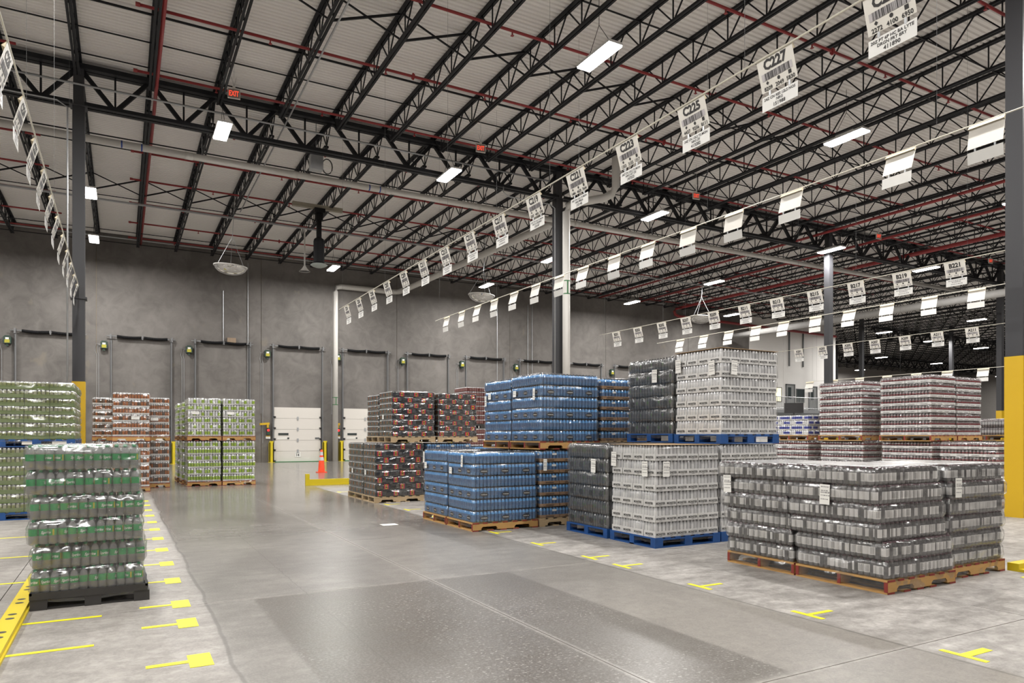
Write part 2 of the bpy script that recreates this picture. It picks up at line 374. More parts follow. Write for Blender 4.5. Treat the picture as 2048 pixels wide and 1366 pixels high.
for gy, xs in ((23.1, range(-2, 5)), (7.1, range(-2, 3)), (WALL_Y, range(4, 7)), (58.0, range(4, 8))):
    for k in xs:
        g = ob('roof_girder', gme, ceiling, (-1.05 + 16 * k, gy, 0)); ob('girder_web', gwe, g)
for yy, th, z, x0, x1 in [(10.9, .03, -.08, -10, 52), (13.9, .03, -.08, -10, 52), (19.5, .045, -.09, -10, 52), (20.95, .028, -.08, -10, 52), (22.4, .028, -.08, -10, 52), (16.2, .028, -.7, 15, 52), (12.0, .028, -.7, 15, 52),
                          (24.4, .028, -.08, -10, 84), (26.0, .028, -.08, -10, 84), (26.5, .035, -.7, -10, 84), (29.2, .03, -.08, -10, 84), (35.2, .03, -.08, -10, 84), (38.6, .03, -.7, -10, 84), (40.9, .035, -.7, -10, 84), (46, .03, -.7, 57.5, 118), (50, .03, -.7, 57.5, 118)]:
    MB().box(x0, yy - th / 2, ROOF + z - th, x1, yy + th / 2, ROOF + z).build('bridging_rod', M_STEEL, ceiling)
xb = MB().bar((0.03, 0, -0.06), (1.75, 0, -JD + 0.05), 0.035, 0.035).bar((0.03, 0.03, -JD + 0.05), (1.75, 0.03, -0.06), 0.05, 0.05).mesh('cross_brace', [M_STEEL])
for yy, k0, k1 in ((16.55, -3, 29), (32.5, -4, 48)):
    for k in range(k0, k1): ob('cross_brace', xb, ceiling, (-1.05 + k * 1.778, yy, ROOF))

# ------------------------------------------------------------------ columns
def column(x, y, label, w=0.30, guard=3.05):
    r = empty('column', (x, y, 0)); tag(r, label, 'column', kind='structure')
    h = w / 2; MB().box(-h, -h, 0, h, h, GB + 0.02).box(-h - .06, -h - .06, GB - 0.03, h + .06, h + .06, GB).box(-h + .02, -h + .02, GB, h - .02, h - .02, GT).build('post', M_COLM, r)
    g = h + 0.012; MB().box(-g, -g, 0, g, g, guard, skip='b').build('column_guard', M_YEL, r)
    return r
c_l = column(-1.05, 23.1, 'dark grey steel column with yellow base behind the green pallets')
MB().box(-.2, -.2, 5.35, .2, .2, 5.41).build('band', M_COLM, c_l)
MB().tube([(-.26, -.2, 0.2), (-.26, -.2, 10.6), (-.5, -.2, 10.75), (-9, -.2, 10.75)], 0.022, 8).build('conduit', M_GALV, c_l, smooth=True)
column(14.92, 7.03, 'large dark column with yellow base beside the front bottle pallets')
c_m = column(14.85, 23.1, 'dark column beside the white vertical drain pipe')
MB().tube([(-.25, -.2, 3.2), (-.25, -.2, 10.3), (-.45, -.2, 10.42), (-2.3, -.2, 10.42), (-2.5, -.2, 10.55), (-2.5, -.2, 10.75)], 0.022, 8).build('conduit', M_GALV, c_m, smooth=True)
column(30.95, 23.1, 'dark column with pale conduits behind the red tray pallets')
for x, y, l in ((46.95, 23.1, 'dark column seen beside the big column at the picture edge'), (55.2, 38.0, 'dark column under the end of the red main pipe'), (69.0, 38.2, 'distant dark column under the far lamps'), (69.6, 51.0, 'thin distant dark column nearest the office wall')):
    column(x, y, l)

# ------------------------------------------------------------------ dock doors
door_x = [-4.52, -0.44, 3.56, 7.65, 11.69, 15.8, 19.89, 23.96, 28.04, 32.1]
pan = MB().box(0, -0.07, 0.006, 2.66, -0.02, 0.626).box(0.0, -0.078, 0.0, 2.66, -0.02, 0.012).mesh('door_section', [M_WHITE])
M_TRACK = mat('track_grey', (0.17, 0.172, 0.175), 0.5, var=0.05)
hin = MB().box(-0.05, -0.095, -0.09, 0.05, -0.075, 0.09).box(-0.02, -0.1, -0.12, 0.02, -0.08, -0.09).mesh('hinge', [M_GALV])
rol = MB().box(-0.09, -0.14, -0.05, 0.05, -0.075, 0.05).lathe([(0.05, -0.02), (0.05, 0.03)], 8, (0.0, -0.13, 0), capt=0, capb=0).mesh('roller', [M_BLACKP])
trk = MB().box(-0.05, -0.14, 0, -0.01, -0.02, 6.62).box(-0.05, -0.14, 0, 0.03, -0.12, 6.62).mesh('track', [M_TRACK])
def spring_mesh():
    m = MB(); n = 26
    for i in range(n):
        x = i * 1.13 / n; z = -0.035 * math.sin(math.pi * i / n)
        m.lathe([(0.065, 0), (0.088, 0.5 * 1.13 / n), (0.065, 1.13 / n)], 8, (0, 0, 0))
        k = len(m.v) - 24
        for q in range(k, len(m.v)): vx, vy, vz = m.v[q]; m.v[q] = (x + vz, vx, vy + z)
    return m.mesh('spring', [mat('spring_black', (0.008, 0.008, 0.009), 0.6, var=0.05, spec=0.2)], True)
spr = spring_mesh()
opb = MB().box(-0.2, -0.32, -0.2, 0.2, -0.03, 0.2).box(-0.08, -0.24, -0.34, 0.06, -0.1, -0.2).box(-0.14, -0.3, 0.2, 0.14, -0.06, 0.26).mesh('operator_box', [M_OPG])
opl = MB().box(-0.13, -0.328, -0.16, 0.13, -0.321, 0.02, 0).box(-0.09, -0.328, 0.03, 0.09, -0.321, 0.14, 1).mesh('operator_label', [M_OPY, M_PAPER])
hose = MB().tube([(-0.2, -0.1, 0.05), (-0.45, -0.08, 0.1), (-0.5, -0.06, -0.35), (-0.42, -0.05, -0.6), (-0.42, -0.05, -4.0)], 0.014, 6).tube([(-0.2, -0.1, 0.0), (-0.32, -0.08, 0.0), (-0.36, -0.06, -0.4), (-0.3, -0.05, -0.6), (-0.3, -0.05, -6)], 0.014, 6).mesh('operator_conduit', [M_GALV])
for i, x in enumerate(door_x):
    d = empty('door_%d' % (i + 1), (x, WALL_Y, 0))
    tag(d, 'white vertical-lift dock door with black springs, %s from the left' % ORD[i], 'dock door', kind='structure')
    for k in range(5):
        p = ob('door_section', pan, d, (0.02, 0, k * 0.635))
        if k: ob('hinge', hin, d, (1.35, 0, k * 0.635))
        ob('roller', rol, d, (0.05, 0, k * 0.635 + 0.06)); ob('roller', rol, d, (2.69, 0, k * 0.635 + 0.06))
    MB().box(0.25, -0.085, 1.55, 0.82, -0.072, 1.68, 0).box(0.2, -0.085, 1.34, 0.75, -0.072, 1.40, 1).box(0.76, -0.085, 1.33, 0.86, -0.072, 1.42, 0).box(2.35, -0.085, 1.32, 2.6, -0.072, 1.42, 2).build('vision_slot', [M_GLASS, M_PAPER, M_DARKG], d)
    ob('track', trk, d, (-0.04, 0, 0)); t2 = ob('track', trk, d, (2.78, 0, 0))
    MB().tube([(-0.25, -0.16, 6.7), (2.95, -0.16, 6.68)], 0.022, 8).build('shaft', M_GALV, d, smooth=True)
    for s in (0.22, 1.46): ob('spring', spr, d, (s, -0.16, 6.69))
    MB().box(1.37, -0.2, 6.58, 1.43, -0.02, 6.80).box(-0.1, -0.22, 6.55, -0.02, -0.02, 6.8).box(2.76, -0.22, 6.55, 2.84, -0.02, 6.8).build('spring_bracket', M_TRACK, d)
    ob_ = ob('operator_box', opb, d, (-0.36, 0, 6.2)); ob_.scale = (.8, .8, .85); ob('operator_label', opl, ob_); ob('operator_conduit', hose, ob_)
    MB().box(0.0, -0.3, 0.002, 2.7, -0.0, 0.035).build('threshold', M_GREENF, d)
    if i == 3:
        c = MB().box(1.2, -0.09, 0.28, 1.5, -0.082, 0.58).build('door_card', M_PAPER, d)
        MB().text('14', 0.2, lambda a, b: (1.35 + a, -0.093, 0.33 + b), 0, 0.03).text('DOOR', 0.07, lambda a, b: (1.35 + a, -0.093, 0.5 + b), 0, 0.02).build('door_number', M_INK, c)
    if i >= 1 and i <= 6:
        for s, gx in (('left', -0.17), ('right', 2.88)):
            g = MB().box(gx - 0.11, -0.36, 0, gx + 0.11, -0.32, 1.22).box(gx - 0.11, -0.36, 0, gx - 0.07, -0.04, 1.14).box(gx + 0.07, -0.36, 0, gx + 0.11, -0.04, 1.14).box(gx - 0.16, -0.4, 0, gx + 0.16, -0.02, 0.02).build('track_guard', M_RAILY, None, (x, WALL_Y, 0))
            tag(g, 'yellow steel guard at the %s track of the %s dock door' % (s, ORD[i]), 'guard', 'track guards')
        if i in (1, 3, 4):
            sg = empty('dock_signal', (x - 0.32, WALL_Y, 0)); tag(sg, 'red lit dock signal light beside the %s dock door' % ORD[i], 'signal light', 'dock signals')
            MB().box(-0.09, -0.2, 1.55, 0.09, -0.03, 1.95).build('housing', M_BLACKP, sg)
            MB().lathe([(0.01, 0), (0.062, 0.0), (0.075, -0.03)], 12, (0, 0, 0)).build('red_lamp', M_SIGR, sg, (0, -0.21, 1.84)).rotation_euler = (math.pi / 2, 0, 0)
            MB().lathe([(0.01, 0), (0.055, 0.0), (0.065, -0.03)], 12, (0, 0, 0)).build('green_lamp', M_SIGG, sg, (0, -0.21, 1.66)).rotation_euler = (math.pi / 2, 0, 0)
            MB().box(-0.12, -0.1, 1.35, 0.12, -0.02, 1.48, 0).box(-0.1, -0.11, 1.48, 0.1, -0.02, 1.54, 1).build('notice_plate', [M_PAPER, M_YEL], sg)
            a = MB().bar((-0.42 if i != 4 else -0.02, -0.3, 2.18), (0.12, -0.12, 2.22), 0.09, 0.12).box(-0.02, -0.2, 1.98, 0.08, -0.02, 2.2).build('dock_light_arm', M_YEL, None, (x - 0.38, WALL_Y, 0))
            tag(a, 'folded yellow dock light arm above the %s dock signal' % ORD[i], 'dock light')
# conduits and boxes on the dock wall
for k, (x, z0, z1) in enumerate([(6.25, 2.5, 11.3), (4.95, 6.7, 9.6), (24.6, 2.0, 10.6), (24.95, 2.0, 10.6), (22.2, 3.0, 10.9), (27.0, 4.6, 8.9)]):
    tag(MB().tube([(x, WALL_Y - 0.04, z0), (x, WALL_Y - 0.04, z1)], 0.022, 6).box(x - 0.06, WALL_Y - 0.1, z0 - 0.1, x + 0.06, WALL_Y - 0.01, z0 + 0.05).build('wall_conduit', M_GALV), 'thin vertical conduit on the dock wall, %s from the left' % ORD[k], 'conduit', 'wall conduits')
tag(MB().box(5.15, WALL_Y - 0.12, 6.65, 5.6, WALL_Y - 0.005, 7.0).build('junction_box', mat('tan_box', (0.30, 0.22, 0.15), 0.6)), 'small tan box on the dock wall above the third dock door', 'box')
tag(MB().tube([(-6, 41, 11.6), (36, 41, 11.5)], 0.03, 8).build('wall_top_conduit', M_GALV), 'long grey conduit under the joists next to the dock wall', 'conduit')

# ------------------------------------------------------------------ office front: mezzanine, doors, windows
mz = empty('mezzanine', (0, WALL_Y, 0)); tag(mz, 'grey mezzanine walkway with railing in front of the office wall', 'walkway', kind='structure')
MB().box(47.5, -1.5, 3.45, 57.4, 0, 3.72).build('walkway_deck', M_GALV, mz); MB().box(47.5, -1.5, 2.9, 57.4, -1.35, 3.45).build('edge_beam', M_DARKG, mz)
for k in range(4): MB().box(47.6 + k * 3.2, -1.4, 0, 47.8 + k * 3.2, -1.2, 3.45).build('support_post', M_DARKG, mz)
for z in (4.78, 3.85): MB().tube([(47.5, -1.45, z), (57.4, -1.45, z)], 0.03, 6).build('rail', M_GALV, mz)
bal = MB().box(-0.012, -1.462, 3.72, 0.012, -1.438, 4.78).mesh('baluster', [M_GALV])
for k in range(62): ob('baluster', bal, mz, (47.6 + k * 0.16, 0, 0))
def office_door(n, x0, x1, z0, z1, label):
    d = empty('door_%d' % n, (0, WALL_Y, 0)); tag(d, label, 'door', kind='structure')
    MB().box(x0, -0.05, z0, x1, 0.01, z1).build('door_leaf', mat('office_door_grey', (0.22, 0.225, 0.22), 0.5), d)
    MB().box(x0 + 0.2, -0.07, z0 + 1.0, x1 - 0.42, -0.045, z1 - 0.2).build('glass', M_GLASS, d)
    MB().box(x0 - 0.08, -0.09, z0, x0, 0.02, z1 + 0.08).box(x1, -0.09, z0, x1 + 0.08, 0.02, z1 + 0.08).box(x0 - 0.08, -0.09, z1, x1 + 0.08, 0.02, z1 + 0.08).build('door_frame', M_DARKG, d)
office_door(11, 50.75, 51.75, 3.72, 5.95, 'grey office door with glass upstairs, nearer the white cans')
office_door(12, 53.75, 54.7, 3.72, 5.85, 'grey office door with glass upstairs, nearer the red trays')
for n, x0, x1, z0, z1, m, l in ((1, 52.1, 53.05, 4.5, 5.6, M_GLASS, 'dark office window between the two upstairs doors'), (2, 49.3, 50.1, 4.5, 5.65, M_OFFLIT, 'lit yellow office window left of the upstairs doors')):
    w = empty('window_%d' % n, (0, WALL_Y, 0)); tag(w, l, 'window', kind='structure')
    MB().box(x0, -0.03, z0, x1, 0.01, z1).build('pane', m, w)
    MB().box(x0 - .06, -0.05, z0 - .06, x0, 0.01, z1 + .06).box(x1, -0.05, z0 - .06, x1 + .06, 0.01, z1 + .06).box(x0, -0.05, z1, x1, 0.01, z1 + .06).box(x0, -0.05, z0 - .06, x1, 0.01, z0).build('window_frame', M_DARKG, w)
for k, x in enumerate((51.1, 52.9)):
    tag(MB().box(x - 0.05, WALL_Y - 0.1, 7.6, x + 0.05, WALL_Y, 10.8).build('wall_conduit', M_DARKG), 'dark conduit drop on the office wall above the %s' % ('door' if k == 0 else 'dark window'), 'conduit')

# ------------------------------------------------------------------ pipes overhead
def pipe(name, pts, r, m, label, cat='pipe', n=12, group=None):
    o = MB().tube(pts, r, n).build(name, m, smooth=True); return tag(o, label, cat, group)
for k, y in enumerate([9.0, 12.05, 15.3, 18.6, 22.0, 25.2, 28.3, 31.4, 34.6, 37.8, 40.7]):
    z = 11.62
    p = pipe('sprinkler_branch', [(0.33, y, z), (29.9, y, z)], 0.036, M_PIPER, 'thin red sprinkler branch pipe, %s along the roof from the camera end' % ORD[k], group='sprinkler branches over the aisle')
    MB().lathe([(0.05, -0.05), (0.05, 0.05)], 10, capt=0, capb=0).build('end_cap', M_PIPER, p, (0.33, y, z)).rotation_euler = (0, math.pi / 2, 0)
    for q in range(10):
        x = 2.4 + q * 3.05 + (k % 2) * 0.9
        if x > 29: break
        ob('sprinkler_head', bpy.data.meshes.get('sprinkler_head') or MB().box(-0.015, -0.015, -0.12, 0.015, 0.015, 0).box(-0.035, -0.035, -0.13, 0.035, 0.035, -0.115).mesh('sprinkler_head', [M_PIPER]), p, (x, y, z))
        if q % 3 == 1: ob('coupling', bpy.data.meshes.get('coupling') or MB().box(-0.035, -0.055, -0.055, 0.035, 0.055, 0.055).box(-0.02, -0.025, -0.09, 0.02, 0.025, 0.09).mesh('coupling', [M_PIPER]), p, (x + 0.8, y, z))
    if y > 20:
        pipe('sprinkler_branch', [(-9, y, z), (-2.38, y, z)], 0.036, M_PIPER, 'short red sprinkler branch stub above the green pallets, %s from the camera end' % ORD[k - 4], group='sprinkler branches at the left edge')
    pipe('sprinkler_branch', [(33.3, y, z), (47, y, z)], 0.036, M_PIPER, 'thin red sprinkler branch pipe past the red mains, %s from the camera end' % ORD[k], group='sprinkler branches past the mains')
pipe('sprinkler_main', [(0.86, 4, 11.42), (0.86, 41.3, 11.42)], 0.05, M_PIPER, 'red sprinkler main running to the dock wall beside the left joist')
pipe('sprinkler_main', [(29.9, 6, 11.4), (29.9, 41, 11.4)], 0.065, M_PIPER, 'red sprinkler main above the blank signs, nearest of three')
pipe('sprinkler_main', [(33.4, 6, 11.4), (33.4, 41, 11.4)], 0.065, M_PIPER, 'red sprinkler main above the column with conduits, middle of three')
bend = [(37.7 + 0.0, 6, 11.4), (37.7, 40.4, 11.4)] + [(37.7, 40.4 + 0.6 * math.sin(a), 11.1 + 0.3 * math.cos(a)) for a in (0.5, 1.0, 1.57, 2.1, 2.6)]
bend = [(37.7, 6, 11.4), (37.7, 41.0, 11.4), (37.5, 41.4, 11.35), (37.4, 41.5, 11.15), (37.5, 41.5, 10.9), (37.8, 41.5, 10.8), (56.6, 41.5, 10.5)]
pipe('sprinkler_main', bend, 0.11, M_PIPER, 'thick red sprinkler main with a hooked bend at the dock wall', n=14)
wp = pipe('water_pipe', [(-12, 25.0, 10.6), (46, 25.0, 10.6)], 0.11, M_PIPEW, 'long horizontal white pipe hung under the joists', n=14)
for x in (1.9, 5.2, 8.6, 12.3, 17.0, 20.8, 24.6, 28.5, 33):
    MB().tube([(x - 0.12, 25, 10.6), (x + 0.12, 25, 10.6)], 0.122, 12).build('coupling', M_PIPEW, wp, smooth=True)
    MB().box(x + 0.38, 24.99, 10.7, x + 0.4, 25.01, 11.3).build('hanger', M_GALV, wp)
for x in (0.0, 0.55, 7.9, 8.3): MB().tube([(x - 0.02, 25, 10.6), (x + 0.02, 25, 10.6)], 0.114, 12).build('blue_band', mat('blue_tape', (0.02, 0.06, 0.3), 0.5), wp)
dp = pipe('drain_pipe', [(16.0, 20.9, 12.0), (16.0, 20.9, 10.75), (15.97, 21.1, 10.55), (15.92, 21.5, 10.5), (15.25, 22.55, 10.5), (15.1, 22.75, 10.42), (15.06, 22.8, 10.2), (15.06, 22.8, 0.0)], 0.15, M_PIPEW, 'white drain pipe running down beside the middle dark column', n=16)
MB().tube([(15.06, 22.8, 7.0), (15.06, 22.8, 7.04)], 0.153, 14).tube([(15.06, 22.8, 7.5), (15.06, 22.8, 7.54)], 0.153, 14).box(15.0, 22.63, 7.02, 15.04, 22.66, 7.52).build('green_band', M_GREENF, dp)
dq = pipe('drain_pipe', [(15.9, 25.35, 10.5), (15.2, 41.0, 10.48), (15.0, 41.6, 10.45), (14.7, 41.8, 10.45), (11.5, 41.8, 10.45), (11.2, 41.8, 10.38), (11.14, 41.8, 10.1), (11.14, 41.8, 0)], 0.16, M_PIPEW, 'white drain pipe dropping down the dock wall left of the fifth dock door', n=16)
MB().tube([(11.14, 41.8, 3.35), (11.14, 41.8, 3.39)], 0.163, 14).tube([(11.14, 41.8, 3.78), (11.14, 41.8, 3.82)], 0.163, 14).box(11.12, 41.63, 3.37, 11.16, 41.65, 3.8).build('green_band', M_GREENF, dq)
o = MB().bar((-8, 32.4, 10.98), (44, 33.0, 10.98), 0.05, 0.06).bar((-8, 32.52, 11.0), (44, 33.12, 11.0), 0.05, 0.06).build('strut_rail', M_GALV)
tag(o, 'pair of pale grey strut rails crossing under the joists', 'rail')
pipe('conduit_run', [(-8, 22.86, 11.28), (14.3, 22.86, 11.28)], 0.028, M_GALV, 'thin pale conduit along the girder top over the aisle', 'conduit', 8)
pipe('conduit_run', [(4.4, 6, 11.25), (4.5, 32.4, 11.25)], 0.025, M_GALV, 'thin grey conduit running along a joist above the exit sign', 'conduit', 8)
pipe('duct_pipe', [(43, 12, 9.5), (43, 41.8, 9.5)], 0.22, mat('duct_grey', (0.42, 0.41, 0.395), 0.6), 'grey round duct behind the far signs', 'duct', 14)

# ------------------------------------------------------------------ high-bay lamps
lamp_body = MB().box(-0.2, -0.66, 0.0, 0.2, 0.66, 0.06).box(-0.12, -0.3, 0.06, 0.12, 0.3, 0.13).mesh('housing', [M_LAMPB])
lamp_lens = MB().box(-0.185, -0.645, -0.035, 0.185, 0.645, 0.0).mesh('lens', [M_EMIT])
lamp_wire = MB().bar((0, -0.5, 0.06), (0, 0, 0.75), 0.01, 0.01).bar((0, 0.5, 0.06), (0, 0, 0.75), 0.01, 0.01).bar((0, 0, 0.75), (0, 0, 1.45), 0.01, 0.01).mesh('hanger_wire', [M_STEEL])
def lamp(x, y, label, z=10.6):
    r = empty('high_bay_lamp', (x, y, z)); tag(r, label, 'lamp', 'high-bay lamps')
    ob('housing', lamp_body, r); ob('lens', lamp_lens, r); ob('hanger_wire', lamp_wire, r)
    ld = bpy.data.lights.new('lamp_light', 'AREA'); ld.shape = 'RECTANGLE'; ld.size = 0.37; ld.size_y = 1.29; ld.energy = LAMP_W; ld.color = (1, 0.975, 0.94)
    lo = bpy.data.objects.new('lamp_light', ld); lo.location = (0, 0, -0.045); COL.objects.link(lo); lo.parent = r
LAMPS = {(9.97, 13.68): 'high-bay lamp over the C219 end of the aisle nearest the camera', (2.62, 22.46): 'bright high-bay lamp beside the left exit sign', (9.95, 22.44): 'high-bay lamp under the girder below the second exit sign',
         (19.22, 22.5): 'high-bay lamp under the girder right of the bent white drain pipe', (19.25, 13.75): 'large high-bay lamp beside the blank sign row', (30.3, 22.47): 'high-bay lamp right in front of the column with conduits',
         (-1.02, 30.6): 'high-bay lamp just right of the left column, upper one', (-1.12, 37.7): 'high-bay lamp just right of the left column, lower one', (10.02, 38.0): 'high-bay lamp above the white pipe bend at the dock wall',
         (19.27, 37.9): 'high-bay lamp above the middle dome mirror', (19.32, 30.7): 'high-bay lamp close to the middle column', (30.42, 37.95): 'high-bay lamp at the dock wall left of the hooked red pipe',
         (30.68, 30.62): 'high-bay lamp above the B207 sign', (40.1, 38.2): 'high-bay lamp behind the B209 and B211 signs', (38.28, 22.53): 'long high-bay lamp between the B219 and B221 signs',
         (48.94, 30.5): 'high-bay lamp behind the blank signs left of B219', (58.7, 30.57): 'high-bay lamp right of the A211 signs near the big column', (58.7, 38.26): 'high-bay lamp above the A207 sign',
         (67.97, 39.5): 'high-bay lamp partly behind the left A211 sign', (78.0, 40.2): 'high-bay lamp under the right A211 sign', (77.3, 50.7): 'far high-bay lamp below the A207 sign', (89.9, 51.6): 'far high-bay lamp below the A209 sign',
         (89.6, 61.9): 'smallest far high-bay lamp above the red tray pallets', (30.3, 14.1): 'high-bay lamp at the picture edge behind the big column'}
for (x, y), l in LAMPS.items(): lamp(x, y, l)
for x, y in [(-1, 5), (10, 5), (19.25, 5), (30.3, 5), (-1, 13.7), (-10, 13.7), (-10, 5), (-10, 22.5), (-10, 30.6), (-10, 38), (-1, -4), (10, -4), (19.25, -4), (-10, -4), (40.1, 13.7), (40.1, 5), (48.9, 13.7), (58.7, 22.5), (68, 30.6), (80, 32), (95, 36), (115, 46), (118, 58)]:  # unseen lamps added out of view, lighting the hall and far bays
    lamp(x, y, 'unseen high-bay lamp added outside the picture')

# ------------------------------------------------------------------ exit signs
ex_body = MB().box(-0.26, -0.035, -0.36, 0.26, 0.035, 0).box(-0.06, -0.02, 0, 0.06, 0.02, 0.08).mesh('sign_box', [M_WHITE])
exm = MB().box(-0.235, -0.0365, -0.335, 0.235, -0.0355, -0.025, 1)
exm.text('EXIT', 0.27, lambda a, b: (a, -0.039, -0.275 + b), 0, 0.018, fit=0.40)
ex_txt = exm.mesh('lettering', [M_EXIT, mat('exit_face', (0.30, 0.22, 0.20), 0.5)])
for k, x in enumerate((2.67, 10.16, 19.5, 30.9, 40.5)):
    r = empty('exit_sign', (x, 20.4, 10.98)); tag(r, 'hanging red-lettered exit sign, %s from the left' % ORD[k], 'exit sign', 'exit signs'); r.rotation_euler = (0, 0, -0.12)
    r.scale = (0.62, 0.62, 0.75)
    b = ob('sign_box', ex_body, r); ob('lettering', ex_txt, b)
    MB().bar((0, 0, 0.08), (0.1, 0, 0.42), 0.012, 0.012).bar((0, 0, 0.08), (-0.1, 0, 0.42), 0.012, 0.012).bar((0, 0, 0.4), (0, 0, 1.45), 0.012, 0.012).build('hanger_wire', M_GALV, r)

# ------------------------------------------------------------------ dome mirrors, heater, ceiling speaker, junction gear
dome = MB().lathe([(0.66 * math.cos(a), 0.36 * -math.sin(a)) for a in [i * math.pi / 2 / 9 for i in range(9)]] + [(0.02, -0.36)], 28, capt=0).mesh('dome', [M_MIRROR], True)
rim = MB().lathe([(0.65, 0.02), (0.69, 0.02), (0.69, -0.02), (0.655, -0.02)], 28).mesh('rim', [M_PIPEW], True)
for k, (x, y, l) in enumerate(((4.06, 32.05, 'half-dome mirror hanging on chains above the lime can pallets'), (16.19, 32.4, 'half-dome mirror hanging behind the blank signs above the middle of the dock wall'), (30.93, 32.0, 'half-dome mirror hanging between the B207 and B209 signs'))):
    r = empty('dome_mirror', (x, y, 8.75)); tag(r, l, 'mirror', 'dome mirrors'); r.rotation_euler = (0.06, 0.05, 0.4 * k)
    ob('dome', dome, r); ob('rim', rim, r)
    m = MB()
    for a in (0.4, 2.5, 4.6): m.bar((0.66 * math.cos(a), 0.66 * math.sin(a), 0), (0, 0, 1.25), 0.012, 0.012)
    m.bar((0, 0, 1.25), (0, 0, 3.3), 0.02, 0.02).build('chain', M_GALV, r)
    MB().box(-0.2, -0.02, -0.36, -0.05, 0.0, -0.2).build('sticker', M_OPY if k == 0 else M_PAPER, r, (-0.1, -0.44, 0.12))
ht = empty('fan_unit', (7.35, 30.2, 0)); tag(ht, 'black ceiling fan motor unit on a black drop pole', 'fan')
MB().box(-1.1, -0.09, 11.18, 1.0, 0.09, 11.35).build('mounting_strut', mat('tan_strut', (0.30, 0.27, 0.21), 0.6), ht)
MB().box(-0.09, -0.09, 9.9, 0.09, 0.09, 11.15).box(-0.22, -0.22, 11.0, 0.22, 0.22, 11.18).box(-0.14, -0.14, 10.7, 0.14, 0.14, 11.0).build('drop_pole', MATS['spring_black'], ht)
MB().lathe([(0.1, 9.98), (0.2, 9.9), (0.23, 9.8), (0.23, 8.9), (0.2, 8.85)], 14, capt=0, capb=0).build('motor_housing', MATS['spring_black'], ht)
MB().lathe([(0.3, 8.84), (0.36, 8.8), (0.3, 8.76), (0.15, 8.7)], 18, capt=0, capb=0).build('blade_hub', mat('hub_grey', (0.36, 0.40, 0.38), 0.5), ht)
sp = empty('ceiling_speaker', (7.6, 34.0, 0)); tag(sp, 'small white horn speaker on a thin drop pole near the dock wall', 'speaker')
MB().box(-0.03, -0.03, 9.55, 0.03, 0.03, 11.3).build('drop_pole', M_PIPEW, sp); MB().lathe([(0.05, 9.6), (0.1, 9.5), (0.2, 9.38), (0.26, 9.33)], 14).build('horn', M_PIPEW, sp); MB().lathe([(0.02, 9.36), (0.24, 9.34)], 14).build('horn_mouth', M_BLACKP, sp)
jb = empty('junction_gear', (5.7, 23.6, 0)); tag(jb, 'grey electrical box and cable coil under the girder', 'electrical box')
MB().box(-0.25, -0.15, 10.35, 0.15, 0.15, 10.85).box(-0.06, -0.01, 10.85, -0.04, 0.01, 12.05).build('box', M_GALV, jb)
MB().tube([(0.32 + 0.17 * math.cos(a), 0, 10.55 + 0.25 * math.sin(a)) for a in [i * 0.45 for i in range(15)]], 0.02, 6).build('cable_coil', M_BLACKP, jb)

# ------------------------------------------------------------------ hanging lane signs on cables
SW, SH, SL = 0.47, 0.345, 0.10
def sign_boards(s):
    b = MB(); h = SW / 2; t = 0.004 * s
    b.quad([(0, -h, 0), (0, h, 0), (SL * s, h, -SH), (SL * s, -h, -SH)]); b.quad([(t, -h, 0), (t, h, 0), (SL * s + t, h, -SH), (SL * s + t, -h, -SH)])
    for y in (-h, h): b.quad([(0, y, 0), (t, y, 0), (SL * s + t, y, -SH), (SL * s, y, -SH)])
    b.quad([(SL * s, -h, -SH), (SL * s, h, -SH), (SL * s + t, h, -SH), (SL * s + t, -h, -SH)])
    f = MB(); f.quad([(t, -h, 0.002), (t, h, 0.002), (0.055 * s, h, -0.05), (0.055 * s, -h, -0.05)]); f.quad([(t * 2, -h, 0.004), (t * 2, h, 0.004), (0.058 * s, h, -0.05), (0.058 * s, -h, -0.05)])
    f.quad([(t, -h, 0.0), (0.055 * s, -h, -0.05), (0.02 * s, -h, -0.07)])
    f.quad([(t, h, 0.0), (0.055 * s, h, -0.05), (0.02 * s, h, -0.07)])
    p = MB().box(min(0, t) + SL * s, -h, -0.553, max(0, t) + SL * s, h, -0.39)
    k = MB()
    for y in (-0.13, 0.13): k.box(SL * s - 0.003, y - 0.012, -0.395, SL * s + 0.003, y + 0.012, -SH + 0.004)
    return b.mesh('sign_board', [M_SIGN]), f.mesh('sign_fold', [M_FOLD]), p.mesh('product_plate', [M_SIGNW]), k.mesh('hook', [M_GALV])
BOARDS = {1: sign_boards(1), -1: sign_boards(-1)}
